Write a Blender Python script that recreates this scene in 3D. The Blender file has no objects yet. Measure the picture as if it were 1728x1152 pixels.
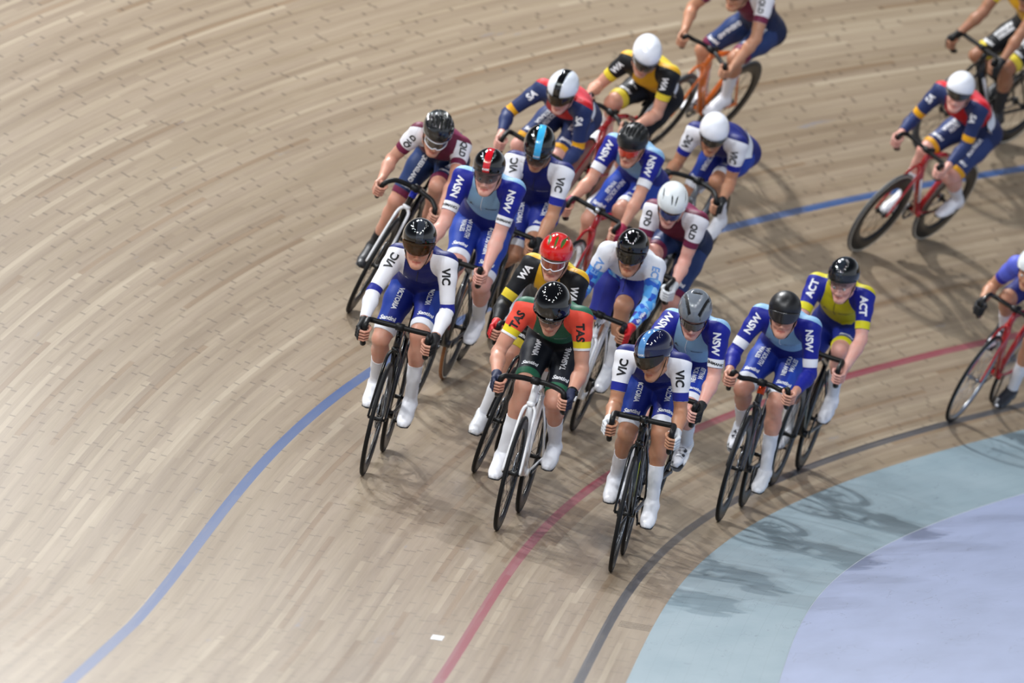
import bpy, math, random
import numpy as np
from mathutils import Vector, Matrix
from mathutils.bvhtree import BVHTree
random.seed(4); rng = np.random.default_rng(4)
C = bpy.context.scene.collection
SC = bpy.context.scene
pi = math.pi

# ------------------------------------------------------------------ camera
CAMP = [-5.89602209, 54.95132913, 4.35907781]; TILT, ROLL, PAN, LF = 1.51575334, -0.06900915, -3.01532846, 9.68308026
cam_d = bpy.data.cameras.new('camera'); cam = bpy.data.objects.new('camera', cam_d); C.objects.link(cam)
cam_d.sensor_width = 36.0; cam_d.lens = math.exp(LF)/1728*36.0
cam_d.clip_start = 1.0; cam_d.clip_end = 300.0
cam.matrix_world = Matrix.Translation(CAMP) @ Matrix.Rotation(PAN, 4, 'Z') @ Matrix.Rotation(TILT, 4, 'X') @ Matrix.Rotation(ROLL, 4, 'Z')
cam_d.dof.use_dof = True; cam_d.dof.focus_distance = 53.4; cam_d.dof.aperture_fstop = 3.2
SC.camera = cam

# ------------------------------------------------------------------ world, lamps, exposure
SC.view_settings.view_transform = 'Standard'; SC.view_settings.look = 'None'
SC.view_settings.gamma = 1.0; SC.view_settings.use_curve_mapping = False
SC.view_settings.exposure = 0.0
wd = bpy.data.worlds.new('hall'); SC.world = wd; wd.use_nodes = True
nt = wd.node_tree; nt.nodes.clear()
wo = nt.nodes.new('ShaderNodeOutputWorld'); wb = nt.nodes.new('ShaderNodeBackground')
tc = nt.nodes.new('ShaderNodeTexCoord'); sx = nt.nodes.new('ShaderNodeSeparateXYZ'); cr = nt.nodes.new('ShaderNodeValToRGB')
nt.links.new(tc.outputs['Generated'], sx.inputs[0]); nt.links.new(sx.outputs['Z'], cr.inputs[0])
e = cr.color_ramp.elements; e[0].position = 0.20; e[0].color = (1.9, 2.05, 2.25, 1); e[1].position = 0.6; e[1].color = (.10, .11, .13, 1)
k_ = cr.color_ramp.elements.new(.34); k_.color = (.62, .66, .72, 1)
k_ = cr.color_ramp.elements.new(.48); k_.color = (.17, .18, .20, 1)
nt.links.new(cr.outputs[0], wb.inputs[0]); wb.inputs[1].default_value = 0.33
nt.links.new(wb.outputs[0], wo.inputs[0])

LAMP = .385
def roof_lamp(az, el, dist, power, size, col):
    a, e_ = math.radians(az), math.radians(el); T = Vector((0, -2.5, .6))
    d = Vector((math.cos(a)*math.cos(e_), math.sin(a)*math.cos(e_), math.sin(e_)))
    L = bpy.data.lights.new('roof_lamp', 'AREA'); L.shape = 'DISK'; L.size = size; L.energy = power; L.color = col
    o = bpy.data.objects.new('roof_lamp', L); C.objects.link(o)
    o.location = T + d*dist; o.rotation_euler = (-d).to_track_quat('-Z', 'Y').to_euler()
    return o
COOL, WARM = (.92, .96, 1), (1, .98, .95)
# rows of roof lamps ringing the track
for k in range(30):
    az = -180+12*k+(3 if k % 2 else -3); el = 56+5*math.sin(k*2.1)-(24*math.exp(-((az-92)/40)**2))
    w = 120+7000*math.exp(-((az+72)/12)**2)+2900*math.exp(-((az-2)/14)**2)+1750*math.exp(-((az-92)/36)**2)
    roof_lamp(az, el, 23+2*math.cos(k*1.7), w*LAMP, .42, COOL if k % 3 else WARM)

# ------------------------------------------------------------------ helpers
def tag(o, label=None, cat=None, group=None, kind=None):
    if label: o['label'] = label
    if cat: o['category'] = cat
    if group: o['group'] = group
    if kind: o['kind'] = kind
    return o
def mesh_np(name, V, F, smooth=True, uv=None):
    """V (n,3), F (m,4) or (m,3) or list of such; quads with -1 in the last column are triangles"""
    me = bpy.data.meshes.new(name); V = np.asarray(V, np.float32); F = np.asarray(F, np.int32)
    tri = (F[:, 3] < 0) if F.shape[1] == 4 else np.ones(len(F), bool)
    cnt = np.where(tri, 3, 4).astype(np.int32); idx = F.ravel()
    if F.shape[1] == 4: idx = idx[idx >= 0]
    me.vertices.add(len(V)); me.vertices.foreach_set('co', V.ravel())
    me.loops.add(len(idx)); me.loops.foreach_set('vertex_index', idx)
    me.polygons.add(len(F)); st = np.concatenate([[0], np.cumsum(cnt)[:-1]]).astype(np.int32)
    me.polygons.foreach_set('loop_start', st)
    me.polygons.foreach_set('use_smooth', np.full(len(F), smooth))
    me.update(calc_edges=True); me.validate()
    return me
def link(name, me, mat=None, parent=None):
    o = bpy.data.objects.new(name, me); C.objects.link(o)
    if mat is not None:
        if len(me.materials) == 0: me.materials.append(mat)
        o.material_slots[0].link = 'OBJECT'; o.material_slots[0].material = mat
    if parent is not None: o.parent = parent
    return o
class MB:
    """collects shells into one mesh"""
    def __init__(s): s.V = []; s.F = []; s.n = 0
    def add(s, V, F):
        F = np.asarray(F, np.int64)
        if F.shape[1] == 3: F = np.concatenate([F, np.full((len(F), 1), -1)], 1)
        G = np.where(F < 0, -1, F+s.n)
        s.V.append(np.asarray(V, float)); s.F.append(G); s.n += len(V); return s
    def tube(s, pts, rad, seg=12, cap=True, up=None):
        V, F = sweep(pts, rad, seg, cap, up); return s.add(V, F)
    def rev(s, prof, seg=64, center=(0, 0, 0), closed=True):
        V, F = revolve(prof, seg, closed); return s.add(V+np.array(center), F)
    def ell(s, c, r, R=None, nu=16, nv=10):
        th = np.linspace(0, pi, nv+1)[:, None]; ph = np.linspace(0, 2*pi, nu, endpoint=False)[None]
        P = np.stack([np.sin(th)*np.cos(ph), np.sin(th)*np.sin(ph), np.cos(th)+0*ph], -1).reshape(-1, 3)*np.array(r)
        if R is not None: P = P @ np.array(R).T
        i, j = np.meshgrid(np.arange(nv), np.arange(nu), indexing='ij'); j2 = (j+1) % nu
        F = np.stack([i*nu+j, (i+1)*nu+j, (i+1)*nu+j2, i*nu+j2], -1).reshape(-1, 4)
        return s.add(P+np.array(c), F)
    def box(s, c, h, R=None, bev=.15):
        V, F = rbox(h, bev)
        if R is not None: V = V @ np.array(R).T
        return s.add(V+np.array(c), F)
    def mesh(s, name, smooth=True): return mesh_np(name, np.concatenate(s.V), np.concatenate(s.F), smooth)
    def build(s, name, mat, parent=None, smooth=True): return link(name, s.mesh(name, smooth), mat, parent)
def rbox(h, bev):
    h = np.array(h, float); b = min(h)*bev*2; g = []
    def ax(k): return np.array([-h[k], -h[k]+b, h[k]-b, h[k]])
    xs, ys, zs = ax(0), ax(1), ax(2); V = []; idx = {}; F = []
    def vid(p):
        q = tuple(np.round(p, 6))
        if q not in idx: idx[q] = len(V); V.append(p)
        return idx[q]
    A = [xs, ys, zs]
    for k in range(3):
        u, v = (k+1) % 3, (k+2) % 3
        for sgn in (0, 3):
            for i in range(3):
                for j in range(3):
                    q = []
                    for (ii, jj) in ((i, j), (i+1, j), (i+1, j+1), (i, j+1)):
                        p = [0, 0, 0]; p[k] = A[k][sgn]; p[u] = A[u][ii]; p[v] = A[v][jj]
                        p = np.array(p, float); e_ = (ii in (0, 3))+(jj in (0, 3))
                        if e_:
                            p[k] *= 1-(b*.3*e_)/max(abs(p[k]), 1e-6)
                        q.append(p)
                    q = [vid(np.array([np.sign(p[m])*min(abs(p[m]), h[m]) for m in range(3)])) for p in q]
                    F.append(q if sgn else q[::-1])
    return np.array(V), np.array(F)
def catmull(P, n=6):
    P = np.array(P, float); Q = np.vstack([2*P[0]-P[1], P, 2*P[-1]-P[-2]]); out = []
    for i in range(1, len(Q)-2):
        for k in range(n):
            t = k/n; a, b, c, d = Q[i-1:i+3]
            out.append(.5*((2*b)+(-a+c)*t+(2*a-5*b+4*c-d)*t*t+(-a+3*b-3*c+d)*t**3))
    out.append(P[-1]); return np.array(out)
def sweep(pts, rad, seg=12, cap=True, up=None):
    """tube; rad scalar, list, or list of (r_side, r_up); up fixes the 'up' of the section"""
    P = np.array(pts, float); n = len(P); R = np.array(rad, float)
    if R.ndim == 0: R = np.full((n, 2), R)
    elif R.ndim == 1 and len(R) == n: R = np.stack([R, R], 1)
    elif R.ndim == 1: R = np.tile(R, (n, 1))
    T = np.gradient(P, axis=0); T /= np.linalg.norm(T, axis=1)[:, None]+1e-12
    u0 = np.array(up if up is not None else ((0, 0, 1) if abs(T[0][2]) < .9 else (1, 0, 0)), float)
    ph = np.linspace(0, 2*pi, seg, endpoint=False); V = []; N = u0
    for i in range(n):
        if up is not None: N = u0
        N = N-T[i]*(N@T[i]); N = N/(np.linalg.norm(N)+1e-12); S = np.cross(T[i], N)
        V.append(P[i]+np.cos(ph)[:, None]*S*R[i, 0]+np.sin(ph)[:, None]*N*R[i, 1])
    V = np.concatenate(V); i, j = np.meshgrid(np.arange(n-1), np.arange(seg), indexing='ij'); j2 = (j+1) % seg
    F = np.stack([i*seg+j, i*seg+j2, (i+1)*seg+j2, (i+1)*seg+j], -1).reshape(-1, 4)
    if cap:
        V = np.vstack([V, P[0], P[-1]]); a, b = n*seg, n*seg+1; jj = np.arange(seg); j2 = (jj+1) % seg
        F = np.vstack([F, np.stack([j2, jj, np.full(seg, a), np.full(seg, -1)], 1), np.stack([(n-1)*seg+jj, (n-1)*seg+j2, np.full(seg, b), np.full(seg, -1)], 1)])
    return V, F
def revolve(prof, seg=64, closed=True):
    """profile [(r, y)] about the y axis, in the x-z plane"""
    p = np.array(prof, float); n = len(p); a = np.linspace(0, 2*pi, seg, endpoint=False)
    V = np.stack([p[None, :, 0]*np.cos(a)[:, None], np.repeat(p[None, :, 1], seg, 0), p[None, :, 0]*np.sin(a)[:, None]], -1).reshape(-1, 3)
    m = n if closed else n-1
    i, j = np.meshgrid(np.arange(seg), np.arange(m), indexing='ij'); i2 = (i+1) % seg; j2 = (j+1) % n
    return V, np.stack([i*n+j, i*n+j2, i2*n+j2, i2*n+j], -1).reshape(-1, 4)

# ------------------------------------------------------------------ materials
def srgb(h):
    if isinstance(h, str):
        h = h.lstrip('#'); c = [int(h[i:i+2], 16)/255 for i in (0, 2, 4)]
    else: c = h
    return tuple((x/12.92 if x <= .04045 else ((x+.055)/1.055)**2.4) for x in c)+(1,)
_M = {}
def mat(name, col, rough=.5, metal=0., coat=0., spec=.5, noise=0., sheen=0.):
    key = (name, str(col), rough, metal, coat, spec)
    if key in _M: return _M[key]
    m = bpy.data.materials.new(name); m.use_nodes = True; b = m.node_tree.nodes['Principled BSDF']
    b.inputs['Base Color'].default_value = srgb(col); b.inputs['Roughness'].default_value = rough; b.inputs['Metallic'].default_value = metal
    b.inputs['Coat Weight'].default_value = coat; b.inputs['Coat Roughness'].default_value = .06; b.inputs['Specular IOR Level'].default_value = spec
    if noise:
        n = m.node_tree; tx = n.nodes.new('ShaderNodeTexNoise'); tx.inputs['Scale'].default_value = 60; bp = n.nodes.new('ShaderNodeBump')
        bp.inputs['Strength'].default_value = noise; bp.inputs['Distance'].default_value = .002
        co = n.nodes.new('ShaderNodeTexCoord'); n.links.new(co.outputs['Object'], tx.inputs['Vector'])
        n.links.new(tx.outputs[0], bp.inputs['Height']); n.links.new(bp.outputs[0], b.inputs['Normal'])
    _M[key] = m; return m
class NG:
    """tiny node-graph writer"""
    def __init__(s, name):
        s.m = bpy.data.materials.new(name); s.m.use_nodes = True; s.t = s.m.node_tree; s.b = s.t.nodes['Principled BSDF']
    def new(s, ty, **kw):
        n = s.t.nodes.new(ty)
        for k, v in kw.items(): setattr(n, k, v)
        return n
    def put(s, sock, v):
        if hasattr(v, 'is_output') or isinstance(v, bpy.types.NodeSocket): s.t.links.new(v, sock)
        else: sock.default_value = v
    def math(s, op, a, b=0., c=None):
        n = s.new('ShaderNodeMath', operation=op); s.put(n.inputs[0], a); s.put(n.inputs[1], b)
        if c is not None: s.put(n.inputs[2], c)
        return n.outputs[0]
    def mix(s, f, a, b, mode='MIX'):
        n = s.new('ShaderNodeMix', data_type='RGBA', blend_type=mode); s.put(n.inputs[0], f); s.put(n.inputs[6], a); s.put(n.inputs[7], b)
        return n.outputs[2]
    def attr(s, name): return s.new('ShaderNodeAttribute', attribute_name=name).outputs['Fac']
    def noise(s, vec, scale, detail=3, rough=.5, dim='3D'):
        n = s.new('ShaderNodeTexNoise', noise_dimensions=dim); s.put(n.inputs['Vector'], vec); n.inputs['Scale'].default_value = scale
        n.inputs['Detail'].default_value = detail; n.inputs['Roughness'].default_value = rough; return n.outputs[0]
    def white(s, vec):
        n = s.new('ShaderNodeTexWhiteNoise', noise_dimensions='3D'); s.put(n.inputs['Vector'], vec); return n.outputs[0]
    def xyz(s, x, y, z=0.):
        n = s.new('ShaderNodeCombineXYZ'); s.put(n.inputs[0], x); s.put(n.inputs[1], y); s.put(n.inputs[2], z); return n.outputs[0]
    def ramp(s, v, a, b):
        n = s.new('ShaderNodeMapRange'); s.put(n.inputs[0], v); n.inputs[1].default_value = a; n.inputs[2].default_value = b; return n.outputs[0]

# ------------------------------------------------------------------ the velodrome surface
KN = np.arange(-30, 31, 6.0); TT = np.arange(-60, 60.01, .25)
KV = [1.2901645, 1.30075197, 1.30680372, 1.28446822, .97370008, .5188526, -.00924769, -.03726717, .01240232, .10097607, .20200275]
BB_, BS_ = .63705172, .19103597
_k = np.interp(TT, KN, KV)*.04; _g = np.exp(-((TT[:, None]-TT[None])/2.2)**2/2); _k = (_g/_g.sum(1)[:, None])@_k; _dt = .25; _i0 = len(TT)//2
_hd = np.concatenate([[0], np.cumsum((_k[1:]+_k[:-1])/2*_dt)]); _hd = _hd-_hd[_i0]+pi/2
_hm = (_hd[1:]+_hd[:-1])/2
_x = np.concatenate([[0], np.cumsum(np.cos(_hm)*_dt)]); _y = np.concatenate([[0], np.cumsum(np.sin(_hm)*_dt)])
_x -= _x[_i0]; _y -= _y[_i0]; _b = BS_+(BB_-BS_)*np.clip(_k/.045, 0, 1.3)
def fr(t): return np.interp(t, TT, _x), np.interp(t, TT, _y), np.interp(t, TT, _hd), np.interp(t, TT, _b)
def surf(t, d, f=1.):
    x, y, h, b = fr(t); b = b*f
    return np.stack([x+d*np.sin(h)*np.cos(b), y-d*np.cos(h)*np.cos(b), d*np.sin(b)+0*x], -1)
def strip(name, ts, ds, fn, m, kind='structure'):
    A, B = np.meshgrid(ts, ds, indexing='ij'); V = fn(A, B).reshape(-1, 3); n = len(ds)
    i, j = np.meshgrid(np.arange(len(ts)-1), np.arange(n-1), indexing='ij')
    F = np.stack([i*n+j, i*n+j+1, (i+1)*n+j+1, (i+1)*n+j], -1).reshape(-1, 4)[:, ::-1]
    me = mesh_np(name, V, F); uv = me.uv_layers.new(name='UVMap'); li = np.zeros(len(me.loops), np.int32); me.loops.foreach_get('vertex_index', li)
    UV = np.stack([A.ravel(), B.ravel()], 1)[li].astype(np.float32); uv.data.foreach_set('uv', UV.ravel())
    o = link(name, me, m); tag(o, kind=kind); return o

def wood_material():
    g = NG('track_timber'); uvn = g.new('ShaderNodeUVMap', uv_map='UVMap'); sp = g.new('ShaderNodeSeparateXYZ'); g.t.links.new(uvn.outputs[0], sp.inputs[0])
    u, v = sp.outputs[0], sp.outputs[1]
    row = g.math('FLOOR', g.math('DIVIDE', v, .034)); rf = g.math('FRACT', g.math('DIVIDE', v, .034))
    off = g.math('MULTIPLY', g.white(g.xyz(row, 3.1)), 7.0)
    uu = g.math('ADD', g.math('MULTIPLY', u, 1/2.6), off); col = g.math('FLOOR', uu)
    jj = g.math('ADD', g.math('MULTIPLY', u, 1/.62), g.math('MULTIPLY', off, 3.7)); cf = g.math('FRACT', jj); jc = g.white(g.xyz(row, g.math('FLOOR', jj), 4.4))
    cell = g.white(g.xyz(row, col, 1.7)); cell2 = g.white(g.xyz(row, col, 9.2))
    # broad streaks several boards wide, running along the track
    st1 = g.noise(g.xyz(g.math('MULTIPLY', u, .12), g.math('MULTIPLY', v, 8.5)), 1.0, 5, .7)
    st2 = g.noise(g.xyz(g.math('MULTIPLY', u, .5), g.math('MULTIPLY', v, 22)), 1.0, 3, .6)
    grain = g.noise(g.xyz(g.math('MULTIPLY', u, 3), g.math('MULTIPLY', v, 160)), 1.0, 3, .6)
    base = g.mix(cell, srgb('#9a8a77'), srgb('#a69782'))
    base = g.mix(g.math('GREATER_THAN', cell2, .95), base, srgb('#948069'))
    base = g.mix(g.math('GREATER_THAN', g.math('SUBTRACT', 1.0, cell2), .95), base, srgb('#afa18c'))
    base = g.mix(g.ramp(st1, .40, .64), base, g.mix(1.0, base, (.74, .70, .65, 1), 'MULTIPLY'))
    base = g.mix(g.ramp(st2, .30, .80), base, g.mix(1.0, base, (.82, .80, .77, 1), 'MULTIPLY'))
    base = g.mix(g.math('MULTIPLY', g.ramp(grain, .35, .75), .22), base, g.mix(1.0, base, (.62, .56, .50, 1), 'MULTIPLY'))
    # scuffs and blue-grey rubber marks
    sc = g.noise(g.xyz(g.math('MULTIPLY', u, .35), g.math('MULTIPLY', v, 3.0), 5.0), 2.2, 4, .7)
    base = g.mix(g.ramp(sc, .67, .76), base, srgb('#7d7f8a'))
    wear = g.noise(g.xyz(g.math('MULTIPLY', u, .12), g.math('MULTIPLY', v, 1.1), 2.0), 1.0, 3, .5)
    # end joints and long seams
    jn = g.math('MULTIPLY', g.math('LESS_THAN', cf, .050), g.math('GREATER_THAN', jc, .34))
    seam = g.math('MULTIPLY', g.math('LESS_THAN', rf, .07), .25)
    dk = g.math('MAXIMUM', g.math('MULTIPLY', jn, .52), g.math('MULTIPLY', seam, g.ramp(st2, .2, .7)))
    base = g.mix(dk, base, srgb('#4c4036'))
    # painted lines, slightly worn
    worn = g.math('SUBTRACT', 1.0, g.math('MULTIPLY', g.ramp(g.noise(g.xyz(g.math('MULTIPLY', u, 2.), g.math('MULTIPLY', v, 60.)), 1., 3), .5, .8), .22))
    def line(b, c, w, colr):
        mk = g.math('MULTIPLY', g.math('LESS_THAN', g.math('ABSOLUTE', g.math('SUBTRACT', v, c)), w/2), worn)
        return g.mix(mk, b, g.mix(g.math('MULTIPLY', cell, .18), colr, (.35, .33, .32, 1)))
    base = line(base, 2.475, .062, srgb('#335488')); base = line(base, .875, .056, srgb('#86303f')); base = line(base, .225, .052, srgb('#2e3139'))
    g.put(g.b.inputs['Base Color'], base)
    g.put(g.b.inputs['Roughness'], g.math('ADD', .27, g.math('MULTIPLY', wear, .14)))
    g.b.inputs['Specular IOR Level'].default_value = .75
    bp = g.new('ShaderNodeBump'); bp.inputs['Strength'].default_value = .35; bp.inputs['Distance'].default_value = .002
    g.put(bp.inputs['Height'], g.math('SUBTRACT', g.math('MULTIPLY', cell, .6), dk)); g.t.links.new(bp.outputs[0], g.b.inputs['Normal'])
    return g.m
def paint_material(name, c1, c2, seams):
    g = NG(name); uvn = g.new('ShaderNodeUVMap', uv_map='UVMap'); sp = g.new('ShaderNodeSeparateXYZ'); g.t.links.new(uvn.outputs[0], sp.inputs[0])
    u, v = sp.outputs[0], sp.outputs[1]
    n1 = g.noise(g.xyz(g.math('MULTIPLY', u, .5), g.math('MULTIPLY', v, 2.)), 1.4, 5, .6)
    base = g.mix(g.ramp(n1, .3, .75), srgb(c1), srgb(c2))
    if seams:
        row = g.math('DIVIDE', v, .094); rf = g.math('FRACT', row); rr = g.math('FLOOR', row)
        uu = g.math('ADD', g.math('MULTIPLY', u, .8), g.math('MULTIPLY', g.white(g.xyz(rr, 2.)), 5.)); cf = g.math('FRACT', uu)
        dk = g.math('MAXIMUM', g.math('MULTIPLY', g.math('LESS_THAN', rf, .03), .32), g.math('MULTIPLY', g.math('LESS_THAN', cf, .012), .22))
        base = g.mix(dk, base, srgb('#5d6d76'))
    # flecks and hair-like scuffs
    vo = g.new('ShaderNodeTexVoronoi'); g.put(vo.inputs['Vector'], g.xyz(g.math('MULTIPLY', u, 1.3), g.math('MULTIPLY', v, 6.))); vo.inputs['Scale'].default_value = 1.6
    fl = g.math('LESS_THAN', vo.outputs['Distance'], .055)
    base = g.mix(g.math('MULTIPLY', fl, .6), base, srgb('#4d5563'))
    wv = g.noise(g.xyz(g.math('MULTIPLY', u, .8), g.math('MULTIPLY', v, 3.), 7.), 2.5, 2, .4)
    hair = g.math('LESS_THAN', g.math('ABSOLUTE', g.math('SUBTRACT', wv, .64)), .0032)
    base = g.mix(g.math('MULTIPLY', hair, .55), base, srgb('#55606e'))
    g.put(g.b.inputs['Base Color'], base); g.b.inputs['Roughness'].default_value = .48; g.b.inputs['Specular IOR Level'].default_value = .35
    return g.m
TS = np.arange(-45, 48.01, .25)
strip('track_floor', TS, np.concatenate([[0, .05], np.arange(.25, 8.6, .25)]), surf, wood_material())
CW = .755; CF = .6
strip('apron_floor', TS, np.linspace(-CW, 0, 6), lambda t, d: surf(t, d, CF), paint_material('apron_paint', '#758993', '#85969f', True))
def lil(t, d):
    E = surf(t, np.full_like(d, -CW), CF); x, y, h, b = fr(t); q = d+CW
    return E+np.stack([q*np.sin(h), -q*np.cos(h), 0*q-.002], -1)
strip('infield_floor', TS, np.array([-9., -7, -5, -3.5, -2.5, -1.8, -1.2, -CW]), lil, paint_material('infield_paint', '#75809c', '#828dac', False))
def ground_patch(name, t0, d0, pts_uv, m, h=.0015):
    """thin mark lying on the timber at (t, d)"""
    b = MB()
    for q in pts_uv:
        P = np.array([surf(t0+u, d0+v)+np.array([0, 0, h]) for u, v in q]); D = P-np.array([0, 0, h+.001])
        b.add(np.vstack([P, D]), [[0, 1, 2, 3], [0, 4, 5, 1], [1, 5, 6, 2], [2, 6, 7, 3], [3, 7, 4, 0]])
    return b.build(name, m, smooth=False)

# ------------------------------------------------------------------ lettering
WHITE_T = mat('white_print', '#e9ebf0', .5); BLACK_T = mat('black_print', '#101218', .5)
_TX = {}
def glyphs(txt, bold=.038, lines=1):
    """triangulated, finely split lettering, unit height, centred at the origin"""
    if txt in _TX: return _TX[txt]
    import bmesh
    cu = bpy.data.curves.new('lettering', 'FONT'); cu.body = txt; cu.size = 1.0; cu.offset = bold; cu.align_x = 'CENTER'; cu.space_line = .95; cu.resolution_u = 3
    o = bpy.data.objects.new('lettering', cu); me = bpy.data.meshes.new_from_object(o)
    bm = bmesh.new(); bm.from_mesh(me); bmesh.ops.remove_doubles(bm, verts=bm.verts, dist=1e-4); bmesh.ops.triangulate(bm, faces=bm.faces)
    for _ in range(4):
        E = [e for e in bm.edges if e.calc_length() > .26]
        if not E: break
        bmesh.ops.subdivide_edges(bm, edges=E, cuts=1); bmesh.ops.triangulate(bm, faces=bm.faces)
    bm.verts.index_update(); V = np.array([v.co[:2] for v in bm.verts]); F = np.array([[v.index for v in f.verts] for f in bm.faces]); bm.free()
    bpy.data.objects.remove(o); bpy.data.curves.remove(cu); bpy.data.meshes.remove(me)
    c = (V.max(0)+V.min(0))/2; V = V-c; nl = txt.count('\n')+1; V /= .72*1.0
    _TX[txt] = (V, F); return _TX[txt]
def text_flat(parent, txt, org, ax, ay, h, m):
    V, F = glyphs(txt); ax = np.array(ax, float); ay = np.array(ay, float); ax /= np.linalg.norm(ax); ay /= np.linalg.norm(ay)
    P = np.array(org)+V[:, :1]*ax*h+V[:, 1:]*ay*h
    return link('lettering', mesh_np('lettering', P, F, False), m, parent)
def text_wrap(parent, bvh, txt, org, ax, ay, h, m, lift=.0022, maxd=.10, shear=0., xs=1.):
    """lettering laid onto a curved surface by casting along -(ax x ay)"""
    V, F = glyphs(txt); ax = np.array(ax, float); ax /= np.linalg.norm(ax); ay = np.array(ay, float); ay -= ax*(ay@ax); ay /= np.linalg.norm(ay)
    n = np.cross(ax, ay); org = np.array(org, float); P = []; ok = []
    for x, y in V:
        p = org+ax*(x*xs+shear*y)*h+ay*y*h+n*maxd
        hit, nn, _, _ = bvh.ray_cast(Vector(p), Vector(-n), maxd*2.2)
        if hit is None: P.append(org); ok.append(False)
        else:
            P.append(np.array(hit)+np.array(nn)*lift*(1 if np.array(nn)@n > 0 else -1)); ok.append(np.array(nn)@n > .12)
    ok = np.array(ok); F2 = F[ok[F].all(1)]
    if len(F2) < 4: return None
    P = np.array(P); use = np.unique(F2); mp = -np.ones(len(P), int); mp[use] = np.arange(len(use))
    return link('lettering', mesh_np('lettering', P[use], mp[F2], False), m, parent)

# ------------------------------------------------------------------ bicycles (bike frame: x forward from the front contact, y left, z up)
BLK = mat('black_carbon', '#08090b', .2, coat=.35, spec=.3); MBLK = mat('matt_black', '#0e0f11', .5, spec=.3); RUB = mat('rubber', '#111214', .62, spec=.25)
TAPE = mat('bar_tape', '#0c0d0f', .5, spec=.3); STEEL = mat('polished_steel', '#b9bdc4', .22, 1.0); ALU = mat('brushed_alloy', '#8d9299', .3, 1.0)
SPK = mat('spoke_steel', '#9aa0a8', .3, 1.0); BSPK = mat('black_spoke', '#1a1b1e', .35, .6)
RW = .334
_ME = {}
def cached(key, fn):
    if key not in _ME: _ME[key] = fn()
    return _ME[key]
def tyre_me():
    a = np.linspace(0, 2*pi, 12, endpoint=False)
    return MB().rev([(.3225+.0115*math.cos(x), .0115*math.sin(x)) for x in a], 96).mesh('tyre')
def wall_me():
    b = MB()
    for s in (1, -1): b.rev([(.3235, s*.0108), (.3235, s*.0121), (.3145, s*.0121), (.3135, s*.0095)], 96)
    return b.mesh('tyre_wall')
def rim_me(depth):
    r0 = .316; r1 = r0-depth
    prof = [(r0, .0095), (r0-.012, .0115), (r0-depth*.55, .0115), (r1+.006, .006), (r1, 0), (r1+.006, -.006), (r0-depth*.55, -.0115), (r0-.012, -.0115), (r0, -.0095)]
    return MB().rev(prof, 96).mesh('rim')
def disc_me():
    prof = [(.316, .0095), (.30, .011), (.12, .020), (.03, .026), (.012, .028), (.012, -.028), (.03, -.026), (.12, -.020), (.30, -.011), (.316, -.0095)]
    return MB().rev(prof, 96).mesh('disc')
def spoke_me(n, r1, wide):
    b = MB()
    for i in range(n):
        a = 2*pi*i/n; c = a+(.12 if i % 2 else -.12); s = 1 if (i//1) % 2 else -1
        b.tube([(.022*math.cos(c), s*.026, .022*math.sin(c)), (r1*math.cos(a), s*.003, r1*math.sin(a))], [(wide, .0012)]*2, 6, True, up=(-math.sin(a), 0, math.cos(a)) if False else (0, 1, 0))
    return b.mesh('spokes')
def hub_me():
    return MB().rev([(.0, .050), (.008, .050), (.009, .034), (.024, .031), (.024, .027), (.012, .020), (.012, -.020), (.024, -.027), (.024, -.031), (.009, -.034), (.008, -.050), (.0, -.050)], 24, False).mesh('hub')
def wheel(root, name, x, st, steer=0., spin=0.):
    """st: dict(kind deep/box/disc, rim, wall, spoke)"""
    kind = st.get('kind', 'deep'); depth = st.get('depth', .058)
    w = bpy.data.objects.new(name, cached('tyre', tyre_me)); C.objects.link(w); w.parent = root; w.location = (x, 0, RW)
    w.rotation_euler = (0, spin, 0)
    m = st.get('tyre', RUB)
    if len(w.data.materials) == 0: w.data.materials.append(m)
    w.material_slots[0].link = 'OBJECT'; w.material_slots[0].material = m
    if st.get('wall'): link('tyre_wall', cached('wall', wall_me), st['wall'], w)
    if kind == 'disc': link('disc', cached('disc', disc_me), st['rim'], w)
    else:
        link('rim', cached('rim%.3f' % depth, lambda: rim_me(depth)), st['rim'], w)
        n = st.get('n', 20); wd_ = st.get('wide', .0016)
        link('spokes', cached('sp%d%.3f%.4f' % (n, depth, wd_), lambda: spoke_me(n, .316-depth+.004, wd_)), st.get('spoke', BSPK), w)
    link('hub', cached('hub', hub_me), st.get('hub', ALU if kind == 'box' else MBLK), w)
    return w
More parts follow.
